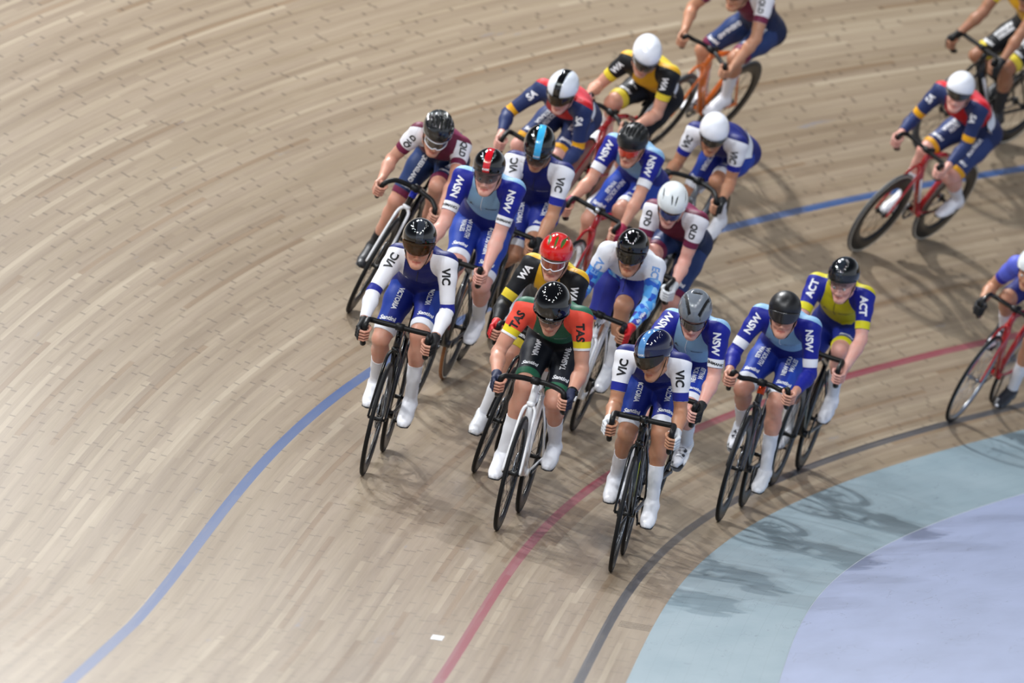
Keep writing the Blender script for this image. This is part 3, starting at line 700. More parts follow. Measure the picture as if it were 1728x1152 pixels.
def lens_material(nm, tint, alpha, rough=.04, gl=(.8, .8, .85)):
    g = NG(nm); t = g.t; out = t.nodes['Material Output']; tr = g.new('ShaderNodeBsdfTransparent'); tr.inputs[0].default_value = srgb(tint)
    g.b.inputs['Base Color'].default_value = srgb([x*.35 for x in [int(tint.lstrip('#')[i:i+2], 16)/255 for i in (0, 2, 4)]]); g.b.inputs['Roughness'].default_value = rough
    g.b.inputs['Specular IOR Level'].default_value = .9; g.b.inputs['Coat Weight'].default_value = 1.; g.b.inputs['Coat Roughness'].default_value = .03; g.b.inputs['Coat IOR'].default_value = 1.5
    mx = g.new('ShaderNodeMixShader'); mx.inputs[0].default_value = alpha; t.links.new(tr.outputs[0], mx.inputs[1]); t.links.new(g.b.outputs[0], mx.inputs[2]); t.links.new(mx.outputs[0], out.inputs[0])
    return g.m
LENS = {'gold': lens_material('gold_visor', '#c9a468', .26), 'smoke': lens_material('smoke_visor', '#a89a80', .36), 'clear': lens_material('clear_visor', '#e8eaec', .08),
        'dark': lens_material('dark_visor', '#3c3230', .86), 'matt': mat('matt_dark_visor', '#1b1a1c', .25, coat=.3), 'orange': lens_material('orange_lens', '#d04020', .80), 'brown': lens_material('brown_lens', '#7a3020', .85),
        'blue': lens_material('blue_lens', '#28305c', .90), 'grey': lens_material('grey_lens', '#5a4c46', .82)}
for k_, c_ in (('orange', '#c8381a'), ('brown', '#8a3a1e'), ('blue', '#27356e'), ('grey', '#4c423c')):
    LENS[k_].node_tree.nodes['Principled BSDF'].inputs['Base Color'].default_value = srgb(c_)
WHITE = mat('white_fabric', '#e6e8ee', .55, noise=.25); SOCK = mat('white_sock', '#dfe1e8', .75, noise=.4); BSOCK = mat('black_sock', '#1c1d20', .75)
OVER = mat('white_overshoe', '#e9ebf2', .38, noise=.2); WSHOE = mat('white_shoe', '#e3e5ea', .25, coat=.4); DSHOE = mat('dark_shoe', '#20232b', .35); SOLE = mat('shoe_sole', '#131417', .5)
GREYD = mat('grey_dial', '#3a3d44', .35, .2); STRAP = mat('helmet_strap', '#101114', .6); EYE = mat('eyeball', '#d9d6d2', .15); IRIS = mat('iris', '#20150f', .1); FOAM = mat('helmet_inside', '#15161a', .8)
SLOT = mat('vent_black', '#050506', .7); GREENV = mat('vent_green', '#3e6a22', .7); PAPER = mat('race_paper', '#dfe3ea', .6)

# ------------------------------------------------------------------ helmets (head frame: x face, z up, origin at the helmet centre)
def helmet_pts(az, f, ax=(.130, .098, .101)):
    """f 0 (crown) .. 1 (rim)"""
    rx = np.where(np.cos(az) > 0, ax[0]*.93, ax[0]*1.06); zl = -.045+.041*np.cos(az)-.010*np.cos(2*az)-.006
    tm = np.arccos(np.clip(zl/ax[2], -1, 1)); th = tm*f; r = np.sin(th)
    return np.stack([rx*r*np.cos(az), ax[1]*r*np.sin(az), ax[2]*np.cos(th)], -1)
def helmet(parent, spec, H, R, s=1.):
    kind = spec.get('vents'); nu, nv = (160, 80) if kind else (80, 40)
    az, f = np.meshgrid(np.linspace(0, 2*pi, nu, endpoint=False), np.linspace(0, 1, nv+1), indexing='ij'); P = helmet_pts(az, f)
    mask = np.zeros(az.shape)
    x, y, z = P[..., 0], P[..., 1], P[..., 2]
    if kind == 'three':
        for yc in (-.040, 0, .040):
            e_ = ((x-.058+abs(yc)*.35)/.046)**2+((y-yc*(1.12-(x-.03)*2.2))/.0095)**2; mask = np.maximum(mask, (e_ < 1)*(z > .0))
        for yc in (-.055, .055): e_ = ((x+.04)/.05)**2+((y-yc)/.010)**2; mask = np.maximum(mask, (e_ < 1)*(z > 0))
    if kind == 'many':
        for i, yc in enumerate((-.078, -.052, -.026, 0, .026, .052, .078)):
            yy = yc*(1.0-(x**2)*22)
            for xc, L in ((.062-abs(yc)*.35, .036), (-.03, .042), (-.10, .022)):
                mask = np.maximum(mask, ((((x-xc)/L)**2+((y-yy)/.0088)**2) < 1)*(z > -.035))
    if kind == 'two':
        for yc in (-.020, .020):
            mask = np.maximum(mask, ((((x-.088+.0)/.026)**2+((y-yc*(.4+(.13-x)*9))/.0058)**2) < 1)*(z > .0))
        for yc in (-.072, .072): mask = np.maximum(mask, ((((x-.02)/.05)**2+((y-yc)/.005)**2) < 1)*(z > .0))
    if kind == 'side':
        for sg in (-1, 1):
            yy = sg*(.030+.045*np.clip((.11-x)/.13, 0, 1)**.7); mask = np.maximum(mask, (np.abs(y-yy) < .0085)*(x > -.06)*(x < .112)*(z > -.01))
        mask = np.maximum(mask, (((x+.02)/.022)**2+(y/.034)**2 < 1)*(z > 0))
    P = P*(1-.11*mask[..., None]); i, j = np.meshgrid(np.arange(nu), np.arange(nv), indexing='ij'); i2 = (i+1) % nu; n1 = nv+1
    F = np.stack([i*n1+j, i*n1+j+1, i2*n1+j+1, i2*n1+j], -1).reshape(-1, 4)
    Pin = P*.90; V = np.vstack([P.reshape(-1, 3), Pin.reshape(-1, 3)])*s; N = nu*n1; ii = np.arange(nu); i2_ = (ii+1) % nu
    rim = np.stack([ii*n1+nv, N+ii*n1+nv, N+i2_*n1+nv, i2_*n1+nv], -1); F2 = np.vstack([F, F[:, ::-1]+N, rim])
    me = mesh_np('helmet', V, F2); o = link('helmet', me, None, parent); o.matrix_parent_inverse.identity()
    o.matrix_local = Matrix.Translation(H) @ Matrix(R.tolist()).to_4x4()
    for m in (spec['mat'], FOAM, spec.get('slot', SLOT)): me.materials.append(m)
    mi = np.zeros(len(F2), np.int32); mk = mask.ravel()[F].mean(1) > .5; mi[:len(F)][mk] = 2; mi[len(F):] = 1; me.polygons.foreach_set('material_index', mi)
    b = MB()
    # visor
    if spec.get('visor'):
        a = np.linspace(-1.28, 1.28, 41); low = spec.get('vlow', .066); rows = 9; V = []
        for k in range(rows):
            q = k/(rows-1)
            for t in a:
                top = helmet_pts(np.array(t), np.array(.93)); c = abs(t)/1.28; zb = -low-.010+.030*c**3-.006*math.cos(t*2.3)
                zz = top[2]*(1-q)+zb*q; rr = 1.045-.05*q*q
                V.append((top[0]*rr+.006*(1-c), top[1]*rr*1.01, zz))
        V = np.array(V)*s; m = len(a); I, J_ = np.meshgrid(np.arange(rows-1), np.arange(m-1), indexing='ij')
        Fq = np.stack([I*m+J_, I*m+J_+1, (I+1)*m+J_+1, (I+1)*m+J_], -1).reshape(-1, 4)[:, ::-1]; n = len(V); Vi = V*np.array([.985, .985, 1.])
        per = [k for k in range(m)]+[(r+1)*m-1 for r in range(1, rows)]+[(rows-1)*m+k for k in range(m-2, -1, -1)]+[r*m for r in range(rows-2, 0, -1)]
        ed = [[per[k], per[(k+1) % len(per)], per[(k+1) % len(per)]+n, per[k]+n] for k in range(len(per))]
        link('visor', mesh_np('visor', np.vstack([V, Vi]), np.vstack([Fq, Fq[:, ::-1]+n, np.array(ed)])), LENS[spec['visor']], o)
    st = MB()
    for sg in (1, -1): st.tube(catmull([(-.005, sg*.080, -.050), (.018, sg*.066, -.105), (.045, sg*.036, -.170), (.052, 0, -.184)], 4), [(.0065, .0016)]*13, 8, up=(0, 0, 1))
    st.build('chin_strap', STRAP, o)
    if spec.get('logo'):
        bv = BVHTree.FromPolygons([tuple(v) for v in V_list(me)], [tuple(q) for q in F.tolist()])
        text_wrap(o, bv, spec['logo'], (.10, 0, spec.get('lz', .004)), (0, 1, 0), (0, 0, 1), .0125, spec.get('lmat', WHITE_T), .0012, .06)
    return o
def V_list(me):
    a = np.zeros(len(me.vertices)*3, np.float32); me.vertices.foreach_get('co', a); return a.reshape(-1, 3).tolist()
def glasses(parent, spec, H, R, s=1.):
    lens, frame = spec; a = np.linspace(-1.05, 1.05, 31); V = []; rows = 6
    for k in range(rows):
        q = k/(rows-1)
        for t in a:
            c = abs(t)/1.05; h0, h1 = -.040+.004*c, -.092+.022*c**2.2+.012*math.exp(-(t/.13)**2)
            V.append((.1085*math.cos(t)*.98+.004, .080*math.sin(t), h0*(1-q)+h1*q))
    V = np.array(V)*s; m = len(a); I, J_ = np.meshgrid(np.arange(rows-1), np.arange(m-1), indexing='ij'); n = len(V)
    Fq = np.stack([I*m+J_, I*m+J_+1, (I+1)*m+J_+1, (I+1)*m+J_], -1).reshape(-1, 4)[:, ::-1]; Vi = V*np.array([.975, .975, 1.])
    per = [k for k in range(m)]+[(r+1)*m-1 for r in range(1, rows)]+[(rows-1)*m+k for k in range(m-2, -1, -1)]+[r*m for r in range(rows-2, 0, -1)]
    ed = [[per[k], per[(k+1) % len(per)], per[(k+1) % len(per)]+n, per[k]+n] for k in range(len(per))]
    b = MB(); b.add(np.vstack([V, Vi]), np.vstack([Fq, Fq[:, ::-1]+n, np.array(ed)])); lo = b.build('glasses', LENS[lens], parent)
    lo.matrix_local = Matrix.Translation(H) @ Matrix(R.tolist()).to_4x4()
    f = MB(); rad = .0032 if frame is WHITE else .0016
    ring = [V[k] for k in per]+[V[per[0]]] if frame is WHITE else [V[k] for k in range(m)]
    f.tube(ring, rad, 8)
    for sg in (0, m-1): f.tube([V[sg], np.array([.0, V[sg][1]*1.08, -.050])*1.], (.0018, .0032), 6, up=(0, 0, 1))
    f.build('glasses_frame', frame, lo); return lo

# ------------------------------------------------------------------ shoes
def shoe(parent, r, n, sd, kind):
    ped, fd, up, ank = r.limb['foot'+n]; K = r.limb['leg'+n][1]; sh = nrm(K-ank); Y = np.array([0, 1., 0]); A = squash(Y, 1.25); P = []
    P += [ell(ank-fd*.034-up*.046, (.038, .033, .044), .02, 's', np.stack([fd, Y, up], 1)), cone(ank-up*.010+fd*.012, ped+fd*.020+up*.036, .036, .030, .025, 's', A),
          cone(ped-fd*.045+up*.030, ped+fd*.075+up*.024, .031, .0215, .02, 's', squash(Y, 1.42)), cone(ank-fd*.045-up*.066, ped+fd*.05+up*.018, .026, .020, .02, 's', A)]
    top = {'over': .085, 'lace': .012, 'dark': .012, 'bover': .075}[kind]
    P.append(cone(ank-up*.015, ank+sh*top, .036, .0385 if top > .03 else .037, .02, 's'))
    pts = np.array([ank+sh*(top+.05), ped+fd*.13, ped-fd*.2]); lo = np.minimum(pts.min(0), ank)-.06; hi = np.maximum(pts.max(0), ank)+.06
    V, Q = snet(field(P, lo, hi, .005), lo, .005)
    d = (V-ped)@up; V = V+np.where(d < .009, .009-d, 0)[:, None]*up; t = (V-ank)@sh; V = V-np.where(t > top, t-top, 0)[:, None]*sh
    m = {'over': OVER, 'lace': WSHOE, 'dark': DSHOE, 'bover': mat('black_overshoe', '#24262b', .45)}[kind]
    o = link('overshoe' if 'over' in kind else 'shoe', mesh_np('shoe', V, Q), m, parent)
    b = MB(); S_ = [ped-fd*.155+up*.012, ped-fd*.13+up*.004, ped-fd*.07+up*.010, ped+fd*.0+up*.002, ped+fd*.07+up*.006, ped+fd*.105+up*.016]
    b.tube(S_, [(.018, .004), (.030, .007), (.027, .007), (.040, .007), (.034, .006), (.012, .004)], 14, up=up); b.build('sole', SOLE, o)
    if kind in ('lace', 'dark'):
        g = MB()
        for q, (a_, c_) in enumerate(((.006, .071), (-.035, .086))):
            c = ped+fd*a_+up*c_*.86+Y*sd*.016; g.tube([c-up*.006, c+up*.004+Y*sd*.004], .0095, 14)
        g.build('shoe_dial', GREYD if kind == 'lace' else MBLK, o)
        w = MB()
        for a_ in (.030, .010, -.012, -.034):
            c = ped+fd*a_+up*(.060+(-a_+.03)*.45); w.tube(catmull([c-Y*.022-up*.007, c-Y*.008, c+Y*.008, c+Y*.022-up*.007], 3), .0016, 6)
        w.build('shoe_lace', GREYD, o)
    return o

# ------------------------------------------------------------------ build one rider
def rider(v, spec, mtx, near=True):
    r = skeleton(v); h, hh = (.0062, .0030) if near else (.008, .0042); s = r.s
    V, Q = body_mesh(r, h, hh); tags, D = classify(r, V); reg = D.argmin(0); tn = np.array([t.rstrip('k') if t.startswith('leg') else t for t in tags]); rn = tn[reg]
    isf = np.char.startswith(rn.astype(str), 'finger') | np.char.startswith(rn.astype(str), 'hand') | (rn == 'head') | (rn == 'lip')
    V = smooth_ids(V, Q, np.where(isf, .10, 1.0), 2); N = vnormals(V, Q)
    root = bpy.data.objects.new('cyclist', None); C.objects.link(root); root.matrix_world = mtx; root.empty_display_size = .1
    tag(root, spec['label'], 'person', 'cyclists racing in the bunch')
    me = mesh_np('body', V, Q); hc = (V-r.H)@r.R
    setattr_f(me, 'lip', np.clip(1-(D[tags.index('lip')])/.0035, 0, 1)*(hc[:, 0] > .05))
    br = np.minimum(np.abs(hc[:, 1]-.031), np.abs(hc[:, 1]+.031)); setattr_f(me, 'brow', np.clip((.0045-np.abs(hc[:, 2]+.048))/.003, 0, 1)*(br < .016)*(hc[:, 0] > .05)*.8)
    kd = np.minimum(np.linalg.norm(V-r.KR, axis=1), np.linalg.norm(V-r.KL, axis=1)); ck_ = np.minimum(np.linalg.norm(hc-np.array([.07, .04, -.11]), axis=1), np.linalg.norm(hc-np.array([.07, -.04, -.11]), axis=1))
    hr = np.minimum(np.linalg.norm(V-r.HR, axis=1), np.linalg.norm(V-r.HL, axis=1)); setattr_f(me, 'red', np.clip(np.maximum(np.maximum(1-kd/.075, (1-ck_/.035)), .5-hr/.12), 0, 1))
    body = link('body', me, SKIN[spec.get('skin', 'fair')], root)
    # parameters
    u = np.full(len(V), -1.); w = np.full(len(V), -1.); inn = np.zeros(len(V)); cval = np.full(len(V), -1.)
    U1 = spec['sleeve']; W1 = spec.get('hem', .90)
    nb = r.SCn+r.bn*.028-r.g*.01; hb = r.H+r.R@np.array([-.030, 0, -.085]); na = hb-nb; hN = (V-nb)@na/(na@na)
    for n, sd in (('R', -1), ('L', 1)):
        m = rn == 'arm'+n; S, E, W = r.limb['arm'+n]; u[m] = along(V[m], S, E, W); cval[m] = u[m]-U1
        m = rn == 'leg'+n; S, E, W = r.limb['leg'+n]; w[m] = along(V[m], S, E, W); cval[m] = w[m]-W1
        inn[m] = -(V[m][:, 1]-(S[1]+(E[1]-S[1])*np.clip(w[m], 0, 1)))*sd
        m = (rn == 'hand'+n) | (rn == 'finger'+n) | (rn == 'foot'+n); cval[m] = 1.
    m = rn == 'neck'; cval[m] = hN[m]-.42; m = (rn == 'head') | (rn == 'lip'); cval[m] = 1.
    cval[rn == 'torso'] = -1.
    cf = cval[Q]; fm = (cf.min(1) < 0) & (cf.max(1) < .5)
    def slide(ids, P):
        for n in 'RL':
            for key, par, lim in (('arm', u, U1), ('leg', w, W1)):
                S, E, W = r.limb[key+n]; sel = (rn[ids] == key+n) & (par[ids] > lim)
                if sel.any():
                    a = (E-S) if lim < 1 else (W-E); P[sel] -= a*(par[ids][sel]-lim)[:, None]
        sel = ((rn[ids] == 'neck') | (rn[ids] == 'torso')) & (cval[ids] > 0); P[sel] -= na*(hN[ids][sel]-.42)[:, None]
        return P
    SV, SF, src = shell(V, Q, N, fm, .0035, slide)
    sm = mesh_np('skinsuit', SV, SF)
    lat = (V-r.SCn)@r.lat; bak = (V-r.SCn)@r.bn; spn = (V-r.HIP)@r.g/r.L
    lthr = .080+.17*np.clip(1.02-spn, 0, .4); isarm = u > -1; slv = np.where(isarm, np.minimum(np.abs(lat)-lthr, 0.016-bak), np.where(w > -1, -1., np.minimum(np.minimum(np.abs(lat)-lthr, 0.016-bak), (spn-.62)*.5)))
    slv = np.where(u > .35, 1., slv)
    for nm, a in (('arm', u), ('leg', w), ('slv', slv), ('spn', spn), ('lat', lat), ('bak', bak), ('inn', inn)): setattr_f(sm, nm, a[src])
    so = link('skinsuit', sm, SUIT(spec['suit'], spec.get('cuffu')), root)
    bvh = BVHTree.FromPolygons([tuple(p) for p in SV.tolist()], [tuple(q) for q in SF.tolist()])
    # lettering
    st = SUITS[spec['suit']]; Y = np.array([0, 1., 0]); Xf = np.array([1., 0, 0])
    for n, sd in (('R', -1), ('L', 1)):
        S, E, W = r.limb['arm'+n]; o = r.limb['bar'+n][2]; d = E-S
        if st.get('atxt'):
            ax = -d if sd < 0 else d; ay = o+Xf*.25*1.; c = S+d*st.get('au', .26)+o*.012
            text_wrap(so, bvh, st['atxt'], c, ax, ay*1., st.get('ah', .044), st['amat'], maxd=.11)
        if st.get('ctxt') and near and spec['sleeve'] < 1: text_wrap(so, bvh, st['ctxt'], S+d*(sum(spec.get('cuffu') or st['cuffu'])/2)+o*.006, Y, -d, .0155, BLACK_T)
        hp, K, _ = r.limb['leg'+n]; d = K-hp
        if st.get('ltxt'):
            ax = d if sd < 0 else -d; c = hp+d*.40+Y*sd*-.004
            text_wrap(so, bvh, st['ltxt'], c, ax, -Y*sd, st.get('lh', .030)*1.3, WHITE_T, maxd=.13, xs=.76)
        if st.get('santini', True):
            text_wrap(so, bvh, 'Santini', hp+d*.72+Y*sd*.004, Y, -d, .027, WHITE_T, maxd=.13, shear=.15, xs=.9)
    if spec['suit'] == 'ECU':
        S, E, W = r.limb['armL']; d = W-E; text_wrap(so, bvh, 'du Vélo', E+d*.62, -d, Xf*.2-Y+np.array([0, 0, .6]), .020, WHITE_T, maxd=.08)
    if near:
        c = r.SCn-r.bn*.06-r.g*.115; text_wrap(so, bvh, 'Santini', c+Y*.060, Y, r.g, .018, st.get('cm', WHITE_T), maxd=.15); text_wrap(so, bvh, 'A', c-Y*.065, Y, r.g, .028, st.get('cm', WHITE_T), maxd=.15)
        zz = MB(); zp = []
        for q in np.linspace(.0, .20, 9):
            p0 = r.SCn-r.g*q-r.bn*.25; hit = bvh.ray_cast(Vector(p0), Vector(r.bn), .4)[0]
            if hit is not None: zp.append(np.array(hit)-r.bn*.001)
        if len(zp) > 3: zz.tube(zp, .0018, 6).build('zip', BLACK_T if spec['suit'] != 'NSW' else WHITE_T, so)
    if spec.get('number'):
        c = r.HIP*.62+r.SCn*.38+Y*.085+r.bn*.02; nn = nrm(r.bn*.75+Y*.66); ay = nrm(r.g); ax = nrm(np.cross(ay, nn)); g_ = np.linspace(-1, 1, 9); VV = []; 
        for a_ in g_:
            for b_ in g_:
                p = c+ax*a_*.085+ay*b_*.060+nn*.2; hit, hn, _, _ = bvh.ray_cast(Vector(p), Vector(-nn), .4); VV.append((np.array(hit)+nn*(.006+.010*abs(a_)**3)) if hit is not None else p-nn*.16)
        VV = np.array(VV); i, j = np.meshgrid(np.arange(8), np.arange(8), indexing='ij'); Fq = np.stack([i*9+j, (i+1)*9+j, (i+1)*9+j+1, i*9+j+1], -1).reshape(-1, 4)
        bb_ = MB(); bb_.add(np.vstack([VV, VV-nn*.0015]), np.vstack([Fq, Fq[:, ::-1]+81])); bb_.build('race_number', PAPER, so)
    # socks
    wt = spec.get('sock', 1.45)
    if spec.get('sockm', SOCK) is not None:
        mk = (w > wt-.001) | (rn == 'footR') | (rn == 'footL'); fmk = (mk[Q].any(1)) & ((w[Q] > .9) | np.isin(rn[Q], ['footR', 'footL'])).all(1)
        for n in 'RL':
            f2 = fmk & np.isin(rn[Q], ['leg'+n, 'foot'+n]).all(1)
            def sl2(ids, P):
                S, E, W = r.limb['leg'+n]; sel = (rn[ids] == 'leg'+n) & (w[ids] < wt); P[sel] += (W-E)*(wt-w[ids][sel])[:, None]; return P
            if f2.any(): a_, b_, _ = shell(V, Q, N, f2, .0028, sl2); link('sock', mesh_np('sock', a_, b_), spec.get('sockm', SOCK), root)
    for n, sd in (('R', -1), ('L', 1)): shoe(root, r, n, sd, spec.get('shoe', 'over'))
    gl = spec.get('glove')
    if gl is not None:
        full = spec.get('full', False)
        for n in 'RL':
            mk = (rn == 'hand'+n) | ((rn == 'arm'+n) & (u > 1.93)) | ((rn == 'finger'+n) if full else False); f2 = mk[Q].all(1)
            if f2.any(): a_, b_, _ = shell(V, Q, N, f2, .0024); link('glove', mesh_np('glove', a_, b_), gl, root)
    # head gear
    helmet(root, HELM[spec['helmet']], r.H, r.R, spec.get('hs', 1.))
    if spec.get('glass'): glasses(root, spec['glass'], r.H, r.R)
    if not spec.get('noeye'):
        for sg in (1, -1):
            c = r.hd(.0775, sg*.031, -.066); e_ = MB().ell(c, (.0115,)*3, None, 14, 10).build('eye', EYE, body)
            MB().ell(r.hd(.0862, sg*.0305, -.0665), (.0040, .0050, .0050), r.R, 12, 8).build('iris', IRIS, e_)
    if spec.get('watch'):
        S, E, W = r.limb['armL']; d = nrm(E-W); c = W+d*.022; o = r.limb['barL'][2]; cc_ = nrm(np.cross(d, o)); rg = [c+(o*math.cos(a)+cc_*math.sin(a))*.0305 for a in np.linspace(0, 2*pi, 19)]
        wt_ = MB().tube(rg, [(.0022, .011)]*19, 8, up=d).build('wrist_watch', MBLK, root); MB().box(c+nrm(o+Xf)*.034, (.013, .013, .013), bev=.3).build('watch_case', BLK, wt_)
    return root, r

# ------------------------------------------------------------------ team kits, helmets
ROY, RLEG = '#232f8e', '#2b48a6'
SUITS = {
 'VIC': dict(chest='#161f68', low='#161f68', slv='#e6e8f0', cuff='#1f288c', cuffu=(.56, .74), leg='#1d2c88', side='#223f9c', bandc='#e4e7ef', band=(.80,), atxt='VIC', amat=BLACK_T, ltxt='VICTORIA', lh=.022),
 'NSW': dict(chest='#86afd2', low='#182274', slv='#18218a', cuff='#e8eaf0', cuffu=(.58, .76), leg='#1f3698', side='#2545a6', bandc='#e4e7ef', band=(.80,), atxt='NSW', amat=WHITE_T, ltxt='NEW SOUTH\nWALES', lh=.021, ctxt='SHIMANO', ah=.042, cm=BLACK_T),
 'TAS': dict(chest='#28604a', low='#14161c', slv='#e2503f', cuff='#e0cf2a', cuffu=(.44, .62), hem='#e8e8ea', leg='#1a1e28', bandc='#28644a', band=(.80,), atxt='TAS', amat=BLACK_T, ltxt='TASMANIA', lh=.024),
 'WA': dict(chest='#d8a422', yoke='#dcc43e', low='#121318', slv='#16181c', cuff='#dfc738', cuffu=(.46, .62), leg='#15171c', bandc='#d6c13c', band=(.78,), atxt='WA', ah=.040, au=.22, amat=WHITE_T, ltxt='WESTERN\nAUSTRALIA', lh=.022, cm=BLACK_T),
 'ACT': dict(chest='#c2b81e', low='#1d2a74', slv='#18218a', cuff='#d3ca22', cuffu=(.60, .78), leg='#1c2c88', bandc='#d6d026', band=(.80,), atxt='ACT', amat=WHITE_T, cm=BLACK_T),
 'SA': dict(chest='#bd1622', yoke='#d84a55', low='#202b52', slv='#26335e', cuff='#e3a41e', cuffu=(.62, .78), leg='#222e58', side='#2c3c6c', bandc='#dfa222', band=(.82,), atxt='SA', amat=WHITE_T, ltxt='SOUTH\nAUSTRALIA', lh=.022),
 'QLD': dict(chest='#64203a', yoke='#7c2d50', low='#182444', slv='#e3e3ea', cuff='#6e2444', cuffu=(.46, .62), leg='#22345e', side='#263a6a', bandc='#6e2444', band=(.80,), atxt='QLD', ah=.036, au=.22, amat=BLACK_T, ltxt='QUEENSLAND', lh=.022),
 'ECU': dict(chest='#d9dde6', low='#4f8fd6', slv='#dcdfe8', cuff='#4f6fd0', cuffu=(1.25, 1.28), leg='#2c3084', side='#2e3690', bandc='#2c3084', band=(.86,), camo=True, atxt='ECV', santini=False, amat=mat('outline_print', '#6f9bd8', .5), au=.34),
 'LIL': dict(chest='#5c66c8', low='#2a2f86', slv='#5560c4', cuff='#2c2f96', cuffu=(.48, .62), leg='#2a2f70', bandc='#2a2f70', band=(.86,), atxt=None, amat=None, santini=False),
}
_S = {}
def SUIT(k, cu=None):
    key = (k, cu)
    if key not in _S:
        c = dict(SUITS[k]); c['cuffu'] = cu or c['cuffu']
        if cu: c['hem'] = None
        _S[key] = suit_material('kit_'+{'VIC': 'blue_and_white', 'NSW': 'two_blue', 'TAS': 'red_and_green', 'WA': 'yellow_and_black', 'ACT': 'blue_and_yellow', 'SA': 'navy_and_red', 'QLD': 'maroon', 'ECU': 'blue_mosaic', 'LIL': 'violet'}[k], c)
    return _S[key]
SKIN = {'fair': skin_material('fair_skin', '#c69782'), 'pink': skin_material('pink_skin', '#d3a497'), 'tan': skin_material('tan_skin', '#b08468'), 'deep': skin_material('deep_skin', '#936a50')}
HELM = {
 'A': dict(mat=shell_material('black_shell', '#0b0c10', '#2c3038'), visor='gold', logo='KASK', lmat=MBLK),
 'B': dict(mat=shell_material('plain_black_shell', '#08080c'), visor='dark', vlow=.018, logo='KASK', lz=-.006),
 'C': dict(mat=shell_material('navy_shell', '#0e1236', '#4f82b8', w=.022), visor='smoke', logo='KASK'),
 'D': dict(mat=shell_material('grey_shell', '#6d747d'), vents='side'),
 'E': dict(mat=shell_material('satin_black_shell', '#141417', rough=.38), visor='matt', vlow=.064),
 'F': dict(mat=shell_material('gloss_black_shell', '#0a0c10', '#232830'), visor='clear', vlow=.045),
 'white': dict(mat=shell_material('white_shell', '#e6e9f2'), visor='dark', vlow=.050),
 'G': dict(mat=shell_material('white_slotted_shell', '#e0e6e8'), vents='two'),
 'M': dict(mat=shell_material('striped_white_shell', '#dfe5ef', '#0b0c10', w=.024), visor='smoke'),
 'N': dict(mat=shell_material('ribbed_black_shell', '#101216', rough=.14), vents='many'),
 'Q': dict(mat=shell_material('ribbed_dull_shell', '#16191c', rough=.30), vents='many'),
 'O': dict(mat=shell_material('red_striped_shell', '#08080a', '#c01422'), visor='clear', logo='KASK'),
 'P': dict(mat=shell_material('cyan_striped_shell', '#08080a', '#35a5da'), visor='clear', logo='KASK'),
 'S': dict(mat=shell_material('deep_black_shell', '#060608'), visor='smoke'),
 'T': dict(mat=shell_material('red_shell', '#cc1a14'), vents='three', slot=GREENV),
}
RED = mat('red_frame', '#a80f18', .18, coat=.7); ORG = mat('orange_frame', '#cf6512', .2, coat=.7); WFR = mat('white_frame', '#eff1f5', .2, coat=.6); GRYF = mat('grey_frame', '#70757c', .3, .3, coat=.4)
DKF = mat('dark_frame', '#1a1b20', .3, coat=.4); MAR = mat('wine_panel', '#7c1230', .3, coat=.4); CY = mat('cyan_panel', '#2a8ec8', .3); ORC = mat('orange_chrome', '#d6491a', .15, .6); BLUC = mat('blue_chrome', '#2438c8', .15, .5)
WGLV = mat('white_glove', '#d5d9de', .7); NGLV = mat('navy_glove', '#1c2544', .7); BGLV = mat('black_glove', '#121316', .7); RGLV = mat('red_glove', '#c3141c', .6); PGLV = mat('pink_glove', '#a01c44', .6)
GUM = mat('tan_sidewall', '#8a5a34', .6); WWALL = mat('pale_sidewall', '#c9c3b4', .6); GREYT = mat('grey_tyre', '#4c4e50', .6)
RIMB = mat('carbon_rim', '#0e0f11', .35, spec=.3); RIMS = mat('silver_rim', '#a6abb1', .25, .9); RIMD = mat('red_disc', '#8e1018', .35, coat=.3); RIMG = mat('grey_rim', '#2a2d31', .35)
DEEP = dict(kind='deep', rim=RIMB); DEEPB = dict(kind='deep', rim=RIMB, depth=.082, n=16); SILV = dict(kind='box', depth=.032, rim=RIMS, spoke=SPK, n=24, wide=.0024)
